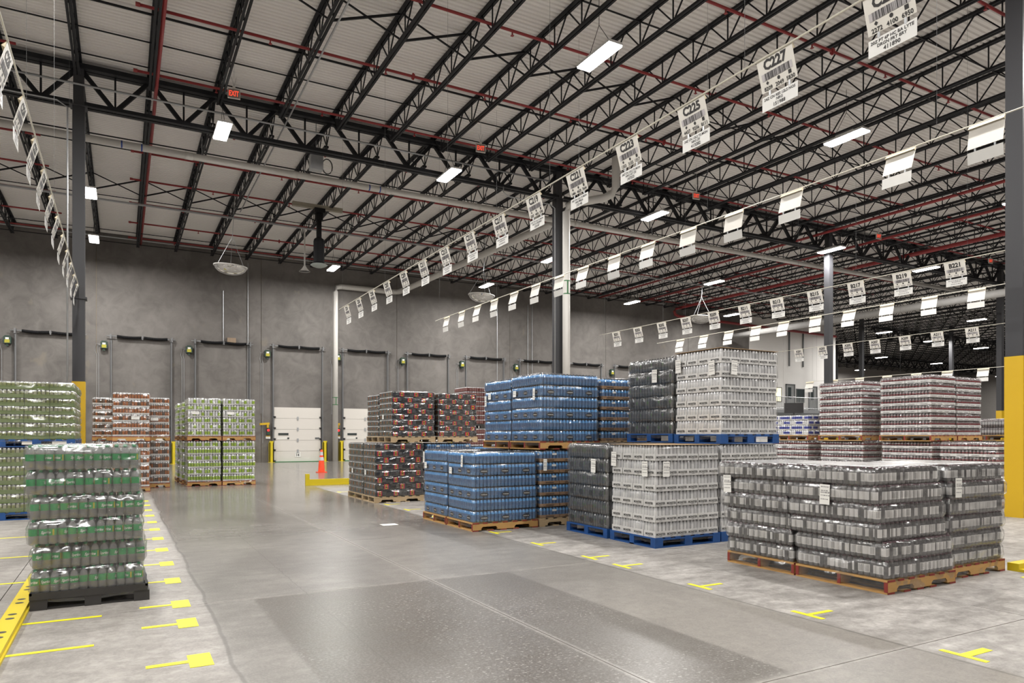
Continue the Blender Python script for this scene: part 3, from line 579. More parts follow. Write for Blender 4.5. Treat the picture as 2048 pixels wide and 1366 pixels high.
def sign(x, y, z, s, label, code=None, nums=None, lines=None, group=None, tilt=0.0):
    r = empty('lane_sign', (x, y, z)); tag(r, label, 'sign', group)
    bm, fm, pm, km = BOARDS[s]
    b = ob('sign_board', bm, r); ob('sign_fold', fm, r); p = ob('product_plate', pm, r); ob('hook', km, r)
    if tilt: r.rotation_euler = (0, tilt, 0)
    if not code: return r
    def up(u, v, e=0.0025):  # point on the slanted face: u to the right, v down from the top
        return (s * (SL * v / SH) - s * e, -s * u, -v)
    m = MB(); rn = random.Random(hash(code) % 9973 if False else sum(map(ord, code)))
    m.text(code, 0.135, lambda a, q: up(a, 0.135 - q), 0, 0.046, fit=0.37)
    m.quad([up(-0.2, 0.165), up(0.2, 0.165), up(0.2, 0.235), up(-0.2, 0.235)], 2)
    u = -0.165
    while u < 0.165:
        w = rn.choice((0.003, 0.005, 0.008, 0.011)); m.quad([up(u, 0.165, 0.004), up(u + w, 0.165, 0.004), up(u + w, 0.235, 0.004), up(u, 0.235, 0.004)], 1 if rn.random() < 0.35 else 0); u += w + rn.choice((0.003, 0.004, 0.007))
    cx = (-0.14, 0.01, 0.155)
    m.quad([up(cx[0], 0.243), up(cx[0] + 0.02, 0.263), up(cx[0], 0.283), up(cx[0] - 0.02, 0.263)], 0)
    m.quad([up(cx[1] + 0.019 * math.cos(a), 0.263 + 0.019 * math.sin(a)) for a in [i * math.pi / 6 for i in range(12)]], 0)
    m.quad([up(cx[2] - 0.02, 0.243), up(cx[2] + 0.02, 0.243), up(cx[2] + 0.02, 0.282), up(cx[2] - 0.02, 0.282)], 0)
    for k in range(3):
        if nums: m.text(nums[k], 0.055, lambda a, q, k=k: up(cx[k] + a, 0.335 - q), 0, 0.03, fit=0.12)
        else:
            for j in range(4): a = cx[k] - 0.05 + j * 0.027; m.quad([up(a, 0.297), up(a + 0.014, 0.297), up(a + 0.014, 0.333), up(a, 0.333)], 1)
    m.build('print', [M_INK, M_INKG, M_TABG], b)
    q = MB(); fx = SL * s - s * 0.003
    def lo(a, v): return (fx, -s * a, -v)
    if lines:
        for i, (tx, sz, v, ft) in enumerate(zip(lines, (0.042, 0.042, 0.055), (0.44, 0.482, 0.535), (0.42, 0.3, 0.24))): q.text(tx, sz, lambda a, w, v=v: lo(a, v - w), 0, 0.02, fit=ft)
    else:
        for v, w in ((0.425, 0.18), (0.462, 0.1), (0.51, 0.12)):
            a = -w
            while a < w: d = rn.uniform(0.01, 0.03); q.quad([lo(a, v - 0.012), lo(a + d, v - 0.012), lo(a + d, v + 0.012), lo(a, v + 0.012)], 1); a += d + rn.uniform(0.006, 0.014)
    q.build('plate_print', [M_INK, M_INKG], p)
    return r
def cable(x, y0, y1, z0, z1, label, x2=None):
    o = MB().tube([(x, y0, z0), (x2 if x2 is not None else x, y1, z1)], 0.011, 6).build('sign_cable', mat('cable_cream', (0.6, 0.57, 0.48), 0.5)); tag(o, label, 'cable')
    m = MB(); n = int((y1 - y0) / 4.2)
    for i in range(n + 1):
        y = y0 + 0.4 + i * (y1 - y0 - 0.8) / max(1, n); m.bar((x, y, z0), (x, y, ROOF), 0.003, 0.003)
    m.build('drop_wire', mat('wire_grey', (0.1, 0.1, 0.1), 0.7), o)
CS = {229: (('2272', '4100', '6950'), ('20Z PT 6P HC BA LYTE', 'DRGN FRT BRY', '411890')), 227: (('8209', '2049', '5830'), ('24Z CN RES 12LS NOS', 'NRG', '151988')),
      225: (('4437', '9256', '8111'), ('24Z CN 12LS TS MON', 'NRG ZS', '413282')), 223: (('1353', '3155', '1317'), ('24Z CN 12LS TS MON', 'NRG ULT ZS', '147322')),
      221: (('1484', '4629', '7644'), ('24Z CN 12LS TS MON', 'NRG MEGA', '133145')), 219: (('2207', '4493', '5785'), ('24Z CN 12LS TS MON', 'NRG LO CARB MEGA', '133147'))}
cable(6.15, -3, 22.6, 5.72, 5.62, 'cream cable carrying the C201 to C229 lane signs')
for k in range(-1, 14):
    num = 227 - 2 * k; n_, l_ = CS.get(num, (None, None))
    sign(6.15, 5.27 + 1.275 * k, 5.70 - 0.006 * k, 1, 'hanging white lane sign printed C%d with a bar code' % num, 'C%d' % num, n_, l_, 'C lane signs over the right of the aisle')
cable(10.6, 1, 25.2, 5.97, 5.97, 'cream cable carrying the blank sign backs behind the C signs')
for k, y in enumerate([24.05, 22.73, 21.45, 20.24, 18.91, 17.62, 16.36, 15.21, 13.88, 12.61, 11.3, 10.02, 8.65, 6.62, 5.38, 4.1]):
    sign(10.6, y, 5.96, -1, 'blank white sign back, %s from the dock wall on the C cable' % ORD[k], group='sign backs behind the C signs', tilt=random.uniform(-0.12, 0.1))
cable(16.9, 4, 23.2, 5.6, 5.6, 'thin cable carrying the B201 to B221 lane signs')
for k, y in enumerate([22.1, 20.79, 19.45, 18.22, 16.93, 15.62, 14.38, 13.08, 11.82, 10.57, 9.3]):
    sign(16.9, y, 5.59, 1, 'hanging lane sign printed B%d with a bar code' % (201 + 2 * k), 'B%d' % (201 + 2 * k), group='B lane signs')
cable(21.5, 5, 25.0, 5.77, 5.77, 'thin cable carrying the blank sign backs behind the B signs')
for k, y in enumerate([23.43, 22.0, 20.61, 19.22, 17.91, 16.55, 15.22, 13.89, 12.53, 11.18]):
    sign(21.5, y, 5.76, -1, 'small blank sign back, %s from the dock wall on the B cable' % ORD[k], group='sign backs behind the B signs', tilt=random.uniform(-0.06, 0.1))
cable(27.6, 6, 23.4, 5.56, 5.56, 'thin cable carrying the A lane signs')
for k, (y, c) in enumerate(zip([22.22, 20.96, 19.68, 18.43, 17.13, 15.84, 14.56], ('A201', 'A203', 'A205', 'A207', 'A209', 'A211', 'A211'))):
    sign(27.6, y, 5.55, 1, 'small hanging lane sign printed %s%s' % (c, '' if k < 5 else (', nearer the A209 sign' if k == 5 else ', nearer the big column')), c, group='A lane signs')
cable(32.0, 6, 25.0, 4.4, 4.4, 'thin low cable just above the red tray pallets')
for k, y in enumerate([25.0, 23.56, 22.11, 20.68, 19.27, 17.88, 16.39]):
    sign(32.0, y, 4.39, -1, 'blank back of a lane sign just above the red trays, %s from the office' % ORD[k], group='sign backs above the red trays')
cable(-1.05, 2, 23.6, 5.71, 5.71, 'cream cable carrying the lane signs at the left edge')
for k, y in enumerate([7.95, 9.28, 10.63, 12.0, 13.3, 14.65, 15.97, 17.37, 18.73, 20.04, 21.43, 22.73]):
    num = 228 - 2 * k
    sign(-1.05, y, 5.7, -1, 'hanging lane sign C%d seen edge-on in the left row' % num, 'C%d' % num, group='C lane signs at the left edge')

# ------------------------------------------------------------------ small things on the floor
cn = empty('traffic_cone', (7.28, 29.48, 0)); tag(cn, 'orange traffic cone with two reflective bands in front of the dock doors', 'cone')
MB().box(-0.19, -0.19, 0, 0.19, 0.19, 0.035).build('base', M_ORANGE, cn)
MB().lathe([(0.14, 0.03), (0.105, 0.5), (0.085, 0.64), (0.073, 0.72), (0.06, 0.86), (0.05, 0.92), (0.035, 0.95)], 18, mats=[0, 1, 0, 1, 0, 0], capt=0).build('body', [M_ORANGE, M_REFL], cn, smooth=True)
fr = empty('guard_rail', (5.0, 22.0, 0)); tag(fr, 'low yellow floor rail with an end post left of the black packs', 'guard rail')
MB().box(-0.06, -0.05, 0, 0.06, 0.05, 0.36).build('end_post', M_RAILY, fr); MB().box(0.06, -0.06, 0.0, 2.4, 0.06, 0.03).box(0.06, -0.04, 0.03, 2.4, 0.04, 0.19).build('rail', M_RAILY, fr)
gr = tag(MB().box(8.93, 4.2, 0, 12.5, 4.32, 0.09).box(8.93, 4.12, 0, 12.5, 4.2, 0.03).build('guard_rail', M_RAILY), 'low yellow floor rail at the picture edge behind the front bottle pallets', 'guard rail')
lr = empty('guard_rail', (-0.79, 0, 0)); tag(lr, 'long yellow floor rail with oval holes left of the green soda pallet', 'guard rail')
MB().box(-0.075, 3.0, 0, 0.06, 9.2, 0.055).box(0.06, 3.0, 0, 0.075, 9.2, 0.02).build('rail', M_RAILY, lr)
hole = MB().lathe([(0.0, 0.0), (0.033, 0.0)], 14).mesh('hole', [M_BLACKP])
for k in range(16):
    for dy in (0, 0.16): ob('hole', hole, lr, (-0.01, 3.3 + k * 0.62 - (0.0) + dy * 1.0, 0.0562))
tag(MB().box(3.93, 11.62, 0.001, 4.2, 11.83, 0.003).build('paper_sheet', M_PAPER), 'loose white sheet of paper on the aisle floor', 'paper')

# ------------------------------------------------------------------ pallets
_PAL = {}
def pallet_pieces(kind, sx, sy):
    """list of (name, MB, mats); origin at the footprint centre on the ground"""
    hx, hy = sx / 2, sy / 2; out = []
    if kind in ('wood', 'tan'):
        W = M_WOOD if kind == 'wood' else M_TAN; R = M_RED if kind == 'wood' else M_TAN
        for yc in (-hy + 0.02, 0, hy - 0.02):
            m = MB()
            for a, b, z in ((0, .13, .018), (.13, .37, .07), (.37, .63, .018), (.63, .87, .07), (.87, 1, .018)): m.box(-hx + a * sx, yc - .019, z, -hx + b * sx, yc + .019, .118)
            for a in (.13, .37, .63, .87):
                x = -hx + a * sx; s = 1 if a in (.13, .63) else -1
                m.quad([(x, yc - .019, .045), (x + s * .03, yc - .019, .07), (x, yc - .019, .07)])
            m.box(-hx - .002, yc - .0195, .018, -hx + .004, yc + .0195, .118, 1).box(hx - .004, yc - .0195, .018, hx + .002, yc + .0195, .118, 1)
            out.append(('stringer', m, [W, R]))
        for k in range(7):
            x = -hx + k * (sx - .12) / 6; w = .12 if k in (0, 6) else .09
            out.append(('deck_board', MB().box(x, -hy, .118, x + w, hy, .138).box(x, -hy - .002, .118, x + w, -hy + .004, .138, 1), [W, R]))
        for a in (0, .25, .46, .67, 1):
            x = -hx + a * (sx - .11); out.append(('bottom_board', MB().box(x, -hy, 0, x + .11, hy, .018).box(x, -hy - .002, 0, x + .11, -hy + .004, .018, 1), [W, R]))
    elif kind == 'blue':
        for xc in (-hx + .07, 0, hx - .07):
            for yc in (-hy + .05, 0, hy - .05): out.append(('block', MB().box(xc - .07, yc - .05, .018, xc + .07, yc + .05, .105), [M_BLUEP]))
        for yc in (-hy + .05, 0, hy - .05): out.append(('stringer_board', MB().box(-hx, yc - .05, .105, hx, yc + .05, .122), [M_BLUEP]))
        for k in range(7): x = -hx + k * (sx - .13) / 6; out.append(('deck_board', MB().box(x, -hy, .122, x + (.13 if k in (0, 6) else .1), hy, .142), [M_BLUEP]))
        for yc in (-hy + .05, 0, hy - .05): out.append(('bottom_board', MB().box(-hx, yc - .05, 0, hx, yc + .05, .018), [M_BLUEP]))
        for xc in (-hx + .06, hx - .06): out.append(('bottom_board', MB().box(xc - .06, -hy + .1, 0.0, xc + .06, hy - .1, .0175), [M_BLUEP]))
    else:
        for xc in (-hx + .07, 0.02, hx - .05):
            for yc in (-hy + .06, 0, hy - .06): out.append(('foot', MB().box(xc - .065, yc - .055, 0, xc + .065, yc + .055, .095), [M_BLACKP]))
        out.append(('deck', MB().box(-hx, -hy, .095, hx, hy, .135), [M_BLACKP]))
        out.append(('lip', MB().box(-hx, -hy, .135, hx, -hy + .02, .155).box(-hx, hy - .02, .135, hx, hy, .155).box(-hx, -hy, .135, -hx + .02, hy, .155).box(hx - .02, -hy, .135, hx, hy, .155), [M_BLACKP]))
        for yc in (-hy + .06, 0, hy - .06): out.append(('runner', MB().box(-hx, yc - .03, 0, hx, yc + .03, .016), [M_BLACKP]))
    return out
def add_pallet(root, kind, sx, sy, near):
    key = (kind, round(sx, 2), round(sy, 2))
    if key not in _PAL: _PAL[key] = [(n, m.mesh(n, mt)) for n, m, mt in pallet_pieces(kind, sx, sy)]
    p = empty('pallet', parent=root)
    for n, me in _PAL[key]: ob(n, me, p)
    return p

# ------------------------------------------------------------------ products: bottles, cans, cases
P = lambda n, c, r=0.3, **k: mat(n, c, r, **k)
M_LIME = P('lime_print', (0.36, 0.56, 0.012), 0.3); M_CANW = P('can_white', (0.86, 0.86, 0.86), 0.3, metal=0.25); M_CANG = P('can_pale_grey', (0.72, 0.72, 0.73), 0.32, metal=0.3)
M_COPPER = P('copper_print', (0.42, 0.125, 0.022), 0.35, metal=0.3); M_BROWN = P('dark_brown_print', (0.10, 0.055, 0.035), 0.35); M_OLIVE = P('olive_print', (0.20, 0.24, 0.05), 0.4); M_PALEG = P('pale_olive_can', (0.36, 0.37, 0.22), 0.4)
M_GTRAY = P('green_tray', (0.13, 0.20, 0.04), 0.6); M_WTRAY = P('white_tray', (0.85, 0.84, 0.82), 0.55); M_BLUEL = P('blue_liquid', (0.105, 0.215, 0.39), 0.15, coat=0.5); M_BLUEB = P('bright_blue', (0.12, 0.36, 0.72), 0.15, coat=0.5)
M_NAVY = P('navy_label', (0.09, 0.17, 0.32), 0.35); M_CAPK = P('black_cap', (0.03, 0.03, 0.032), 0.35); M_GREYB = P('dark_bottle', (0.10, 0.105, 0.108), 0.2, coat=0.4); M_GREYL = P('grey_bottle_label', (0.10, 0.10, 0.105), 0.35); M_GRNA = P('green_accent', (0.10, 0.32, 0.03), 0.4)
M_PURP = P('plum_cap', (0.06, 0.018, 0.028), 0.25, coat=0.4); M_FRONT = P('smoky_bottle', (0.115, 0.11, 0.113), 0.14, coat=0.5); M_FLAB = P('white_label', (0.86, 0.84, 0.82), 0.4); M_FLAB2 = P('grey_label', (0.11, 0.105, 0.108), 0.4)
M_CLEAR = P('clear_plastic', (0.36, 0.365, 0.355), 0.12, coat=0.6, alpha=0.5); M_CLEARS = P('clear_shoulder_glint', (0.42, 0.425, 0.42), 0.08, coat=0.8, alpha=0.5); M_SPRG = P('green_label', (0.01, 0.33, 0.085), 0.35); M_SPRY = P('yellow_label_mark', (0.55, 0.48, 0.02), 0.4); M_SCAP = P('green_cap', (0.012, 0.2, 0.07), 0.3); M_WPRINT = P('white_print', (0.82, 0.82, 0.80), 0.5)  # bottle shoulder coloured paler than the body to imitate highlights
M_REDL = P('red_label', (0.22, 0.018, 0.026), 0.35); M_TANB = P('smoke_bottle_pale', (0.22, 0.19, 0.19), 0.2, coat=0.4); M_BLUEW = P('blue_print', (0.05, 0.07, 0.36), 0.35); M_MAR = P('maroon_print', (0.13, 0.035, 0.03), 0.4); M_MARW = P('pink_white_print', (0.22, 0.11, 0.10), 0.4)
M_BLACKF = P('black_pack_film', (0.012, 0.011, 0.012), 0.25, coat=0.4, bump=0.25, bscale=25); M_LOGOR = P('logo_red', (0.42, 0.018, 0.05), 0.35); M_LOGOY = P('logo_yellow', (0.75, 0.52, 0.02), 0.35); M_CANE = P('grey_can_body', (0.17, 0.17, 0.165), 0.3, metal=0.4)

def add_can(m, c, r, h, A, B, top=2, n=8, rot=0.0):
    m.lathe([(r * .84, 0), (r, .008), (r, .22 * h), (r, .74 * h), (r * .97, .86 * h), (r * .82, .965 * h), (r * .84, h)], n, c, [top, A, B, A, top, top], rot, capt=top)
def add_bottle(m, c, r, h, body, label, shoulder, cap, l0, l1, n=10, rot=0.0, label2=None, neck=0.42):
    lab = label if label2 is None else (lambda k: label if (k + 1) % n < n * 0.72 else label2)
    m.lathe([(r * .88, 0), (r, .012), (r, l0 * h), (r * 1.005, l1 * h), (r * .97, (l1 + .03) * h), (r * .8, .8 * h), (r * neck, .9 * h), (r * neck * 1.12, .905 * h), (r * neck * 1.12, h)], n, c, [body, body, lab, body, shoulder, shoulder, cap, cap], rot, capt=cap)
def film_box(m, lx, ly, h, mi, e=0.003, top=True):
    hx, hy = lx / 2 - e, ly / 2 - e; b = len(m.v); k = 0.012
    for z, i in ((0.004, 0), (h * .72, 0), (h * .93, k), (h, k * 3)):
        m.v += [(-hx + i, -hy + i, z), (hx - i, -hy + i, z), (hx - i, hy - i, z), (-hx + i, hy - i, z)]
    for q in range(3):
        for j in range(4): a = b + q * 4 + j; d = b + q * 4 + (j + 1) % 4; m.f.append((a, d, d + 4, a + 4)); m.m.append(mi)
    if top: m.f.append((b + 12, b + 13, b + 14, b + 15)); m.m.append(mi)
def sides(lx, ly):
    """(u,v,e) -> point helpers for the four vertical faces: u to the right seen from outside"""
    return [(lx, lambda u, v, e=.003: (u, -ly / 2 - e, v)), (lx, lambda u, v, e=.003: (-u, ly / 2 + e, v)), (ly, lambda u, v, e=.003: (-lx / 2 - e, -u, v)), (ly, lambda u, v, e=.003: (lx / 2 + e, u, v))]
def rect(m, fn, u0, v0, u1, v1, mi, e=.003): m.quad([fn(u0, v0, e), fn(u1, v0, e), fn(u1, v1, e), fn(u0, v1, e)], mi)
def tray(m, lx, ly, th, mi):
    hx, hy = lx / 2 - .002, ly / 2 - .002; m.box(-hx, -hy, .001, hx, hy, .004, mi)
    m.box(-hx, -hy, 0, hx, -hy + .004, th, mi).box(-hx, hy - .004, 0, hx, hy, th, mi).box(-hx, -hy, 0, -hx + .004, hy, th, mi).box(hx - .004, -hy, 0, hx, hy, th, mi)
CASES = {}
def case_mesh(kind, lx, ly, h, var):
    key = (kind, round(lx, 3), round(ly, 3), round(h, 3), var)
    if key in CASES: return CASES[key]
    m = MB(); rn = random.Random(len(CASES) + 3)
    dia = {'front': .072, 'sprite': .078}.get(kind, .068); nx, ny = max(2, round(lx / dia)), max(2, round(ly / dia)); r = min(lx / nx, ly / ny) / 2 - .0015
    cs = [((i + .5) * lx / nx - lx / 2, (j + .5) * ly / ny - ly / 2) for i in range(nx) for j in range(ny)]
    S = sides(lx, ly)
    if kind in ('lime', 'orange', 'white', 'green', 'bluew', 'maroon'):
        A, B, T = {'lime': (M_CANW, M_LIME, M_WTRAY), 'orange': (M_BROWN, M_COPPER, M_WTRAY), 'white': (M_CANG, M_CANW, M_WTRAY), 'green': (M_PALEG, M_OLIVE, M_GTRAY), 'bluew': (M_CANW, M_BLUEW, M_WTRAY), 'maroon': (M_MAR, M_MARW, M_MAR)}[kind]
        th = {'white': .42, 'green': .46}.get(kind, .22) * h
        mats = [A, B, M_SIL if kind != 'orange' else M_CANG, T, M_INK, M_BROWN]
        for (x, y) in cs:
            q = rn.random()
            add_can(m, (x, y, .005), r, h - .008, 0, 1 if q < .72 else (0 if kind != 'orange' else 5), 2, 8, rn.random())
        if kind != 'maroon': tray(m, lx, ly, th, 3)
        if kind == 'white':
            for w, fn in S:
                for uc in ([0] if w < .3 else [-w / 4, w / 4]):
                    m.text('MONSTER', .042, lambda a, b, fn=fn, uc=uc: fn(uc + a, .032 + b), 4, .03, fit=.165); m.text('ENERGY', .014, lambda a, b, fn=fn, uc=uc: fn(uc + a, .014 + b), 4, .0, fit=.07)
        if kind in ('lime', 'orange', 'bluew'):
            for w, fn in S: rect(m, fn, -w * .3, th * .35, w * .3, th * .6, 4 if False else 2)
    elif kind in ('blue', 'bluetray', 'dark', 'red', 'gray'):
        mats = {'blue': [M_BLUEL, M_NAVY, M_BLUEB, M_CAPK, M_NAVY, M_INK, M_WPRINT], 'bluetray': [M_BLUEL, M_NAVY, M_BLUEB, M_CAPK, M_CARDT, M_INK, M_PAPER], 'dark': [M_GREYB, M_GREYL, M_GREYB, M_CAPK, M_PACKF, M_INK, M_GRNA],
                'red': [M_TANB, M_REDL, M_TANB, M_TANB, M_WTRAY, M_INKG, M_PAPER], 'gray': [M_TANB, M_CANG, M_TANB, M_PURP, M_PACKF, M_INK, M_PAPER]}[kind]
        for (x, y) in cs: add_bottle(m, (x, y, .004), r, h - .006, 0, 1, 2, 3, .44 if kind == 'red' else .28, .6 if kind == 'red' else .62, 8, rn.random())
        if kind not in ('blue', 'dark', 'gray'): tray(m, lx, ly, .27 * h if kind == 'bluetray' else .36 * h, 4)
        if kind == 'bluetray':
            for w, fn in S: m.text('POWERADE', .03, lambda a, b, fn=fn: fn(a, .013 + b), 5, .03, fit=.18); rect(m, fn, w * .12, h * .56, w * .34, h * .74, 6, -.001)
        if kind == 'red':
            for w, fn in S: m.text('BODYARMOR', .026, lambda a, b, fn=fn: fn(a, .016 + b), 5, .03, fit=.2)
        if kind == 'blue':
            for w, fn in S:
                if (var + (w > .3)) % 2 == 0: continue
                m.quad([fn(.072 * math.cos(a), h * .36 + .034 * math.sin(a), .002) for a in [i * math.pi / 8 for i in range(16)]], 5); m.text('POWERADE', .02, lambda a, b, fn=fn: fn(a, h * .36 - .009 + b, .005), 6, .03, fit=.115)
        if kind == 'dark':
            for w, fn in S:
                if var % 2 == 0: m.quad([fn(.05 * math.cos(a) - .03, h * .42 + .045 * math.sin(a), .0) for a in [i * math.pi / 8 for i in range(16)]], 5)
                for j in range(2): u = rn.uniform(-w * .4, w * .4); rect(m, fn, u, h * .4, u + .006, h * .62, 6, .0)
    elif kind == 'pack':
        mats = [M_BLACKF, M_LOGOR, M_LOGOY, M_CANE, M_COPPER, M_WPRINT, M_CANG]
        hx, hy = lx / 2 - .002, ly / 2 - .002; e = .022; b = len(m.v)
        for z, i in ((0.002, .01), (.02, 0), (h - e, 0), (h - .004, e)): m.v += [(-hx + i, -hy + i, z), (hx - i, -hy + i, z), (hx - i, hy - i, z), (-hx + i, hy - i, z)]
        for q in range(3):
            for j in range(4): a = b + q * 4 + j; d = b + q * 4 + (j + 1) % 4; m.f.append((a, d, d + 4, a + 4)); m.m.append(0)
        m.f.append((b + 12, b + 13, b + 14, b + 15)); m.m.append(0)
        for w, fn in S[:2]:
            u = .07 if var % 2 else -.09
            rect(m, fn, u - .055, .012, u + .055, h - .026, 1, .0015); rect(m, fn, u - .02, .018, u + .02, h - .034, 2, .003)
            rect(m, fn, u - .008, .03, u + .008, h - .04, 0, .0045); rect(m, fn, u - .02, .05, u + .02, .06, 0, .0045)
            for j in range(3): v = .04 + j * .025; rect(m, fn, u + (.075 if var % 2 == 0 else -.15), v, u + (.15 if var % 2 == 0 else -.08), v + .012, 3, .0015)
        for w, fn in S[2:]:
            n = max(2, round(w / .066))
            for j in range(n):
                u = -w / 2 + (j + .5) * w / n; p = fn(u, 0.004, -.026); add_can(m, p, .031, h - .012, 3, 4 if j % 3 == 1 else 3, 6, 8)
    me = m.mesh('case_' + kind, mats); CASES[key] = me
    return me
def sprite_bottle(rot_txt):
    m = MB(); r, h = .0365, .214
    add_bottle(m, (0, 0, 0), r, h, 0, 1, 5, 2, .36, .63, 14, 0, None, .36)
    def fn(a, b): t = a / (r + .001) + rot_txt - math.pi / 2; return ((r + .0012) * math.cos(t), (r + .0012) * math.sin(t), b)
    m.text('Sprite', .034, lambda a, b: fn(a, .094 + b), 3, .02, fit=.085, shear=.25)
    m.quad([fn(.055, .08), fn(.068, .08), fn(.068, .132), fn(.055, .132)], 4)
    return m.mesh('bottle', [M_CLEAR, M_SPRG, M_SCAP, M_WPRINT, M_SPRY, M_CLEARS], True)
def front_bottle(v):
    m = MB(); r, h = .0345, .176
    add_bottle(m, (0, 0, 0), r, h, 0, 1, 0, 3, .20, .66, 14, v, 2, .62)
    for j in range(3):
        t = v + 1.2 + j * .35; q = lambda a, z: ((r + .0012) * math.cos(t + a), (r + .0012) * math.sin(t + a), z)
        m.quad([q(0, .045), q(.12, .045), q(.12, .108), q(0, .108)], 4)
    return m.mesh('bottle', [M_FRONT, M_FLAB, M_FLAB2, M_PURP, M_INKG], True)
NEARB = {'sprite': [sprite_bottle(a) for a in (-.9, -.2, .5, 1.4, 2.6)], 'front': [front_bottle(a) for a in (0.2, 1.1, 2.4, 3.3, 4.4, 5.2)]}

def wrap_mesh(sx, sy, z0, zs, offs, m_, seed, closed=False, amp=1.0, low=False):
    """wrinkled stretch wrap drawn in between the layers; zs = layer boundaries, offs = xy shift of every layer"""
    b = MB(); hx, hy = sx / 2 + .010, sy / 2 + .010; lev = [(z0 - (.115 if low else .075), (offs[0][0] * .5, offs[0][1] * .5), .0), (z0 - .03, offs[0], .004)]
    st = (0.0, .08, .16, .3, .44, .58, .68, .76, .84, .92) if closed else (0.0, .12, .3, .5, .66, .78, .9)
    sh = lambda t: -.022 * max(0, (t - .7) / .3) ** 1.3 - .016 * max(0, (.12 - t) / .12) + .003
    for k in range(len(offs)):
        a, c = zs[k], zs[k + 1]; lev += [(a + (c - a) * t, offs[k], sh(t)) for t in st]
    lev += [(zs[-1] - .004, offs[-1], -.02), (zs[-1] + .007, offs[-1], -.05), (zs[-1] + .008, offs[-1], -.12)]
    N = 52 if closed else 26; per = []
    for s_ in range(4):
        for i in range(N):
            t = -1 + 2 * i / N; per.append(((t, -1), (1, t), (-t, 1), (-1, -t))[s_])
    n = len(per); sv = Vector((seed, seed * .37, -seed * .71)); nz = noise.noise
    for z, o, e in lev:
        for x, y in per:
            px, py = (hx + e) * x + o[0], (hy + e) * y + o[1]; p = Vector((px * 5, py * 5, z * 24)) + sv
            q = 2.3 * amp * (nz(p) * .006 + nz(Vector((px * 16, py * 16, z * 45)) + sv) * .0045 + nz(Vector((px * 3 + z * 6, py * 3 - z * 7, z * 4)) + sv) * .006)
            if abs(x) >= abs(y): px += q if x > 0 else -q
            else: py += q if y > 0 else -q
            if abs(x) > .95 and abs(y) > .95: px -= .006 * (1 if x > 0 else -1); py -= .006 * (1 if y > 0 else -1)
            b.v.append((px, py, z + (nz(Vector((px * 4, py * 4, seed))) * .02 if z < z0 - .02 else 0)))
    if closed: b.f.append(tuple((len(lev) - 1) * n + i for i in range(n))); b.m.append(0)
    for l in range(len(lev) - 1):
        for i in range(n):
            j = (i + 1) % n; b.f.append((l * n + i, l * n + j, (l + 1) * n + j, (l + 1) * n + i)); b.m.append(0)
    return b.mesh('stretch_wrap', [m_], True)
def label_mesh(w, h, seed):
    rn = random.Random(seed); m = MB().box(-w / 2, -.001, 0, w / 2, .001, h, 0)
    z = h - .03
    while z > .03:
        k = rn.choice((.006, .01, .016)); a = -w * .38
        while a < w * .36:
            d = rn.uniform(.008, .03); m.quad([(a, -.0016, z), (a + d, -.0016, z), (a + d, -.0016, z + k), (a, -.0016, z + k)], 1)
            a += d + .006
        z -= k + rn.choice((.012, .03))
    return m.mesh('shipping_label', [M_PAPER, M_INKG])
LAB = {k: label_mesh(w, h, k) for k, (w, h) in enumerate([(.12, .21), (.11, .11), (.07, .2), (.2, .09)])}
CGRID = {'sprite': (3, 4), 'front': (4, 4), 'white': (3, 4), 'blue': (3, 3), 'bluetray': (3, 4), 'dark': (3, 4), 'pack': (3, 4), 'lime': (3, 4), 'orange': (3, 4), 'green': (3, 4), 'red': (4, 4), 'bluew': (3, 4), 'maroon': (3, 4), 'gray': (3, 4)}
CNAME = {'sprite': 'bottle_pack', 'front': 'bottle_pack', 'white': 'can_case', 'blue': 'bottle_pack', 'bluetray': 'bottle_tray', 'dark': 'bottle_pack', 'pack': 'can_pack', 'lime': 'can_tray', 'orange': 'can_tray', 'green': 'can_tray', 'red': 'bottle_tray', 'bluew': 'can_tray', 'maroon': 'can_pack', 'gray': 'bottle_pack'}
seedc = [0]
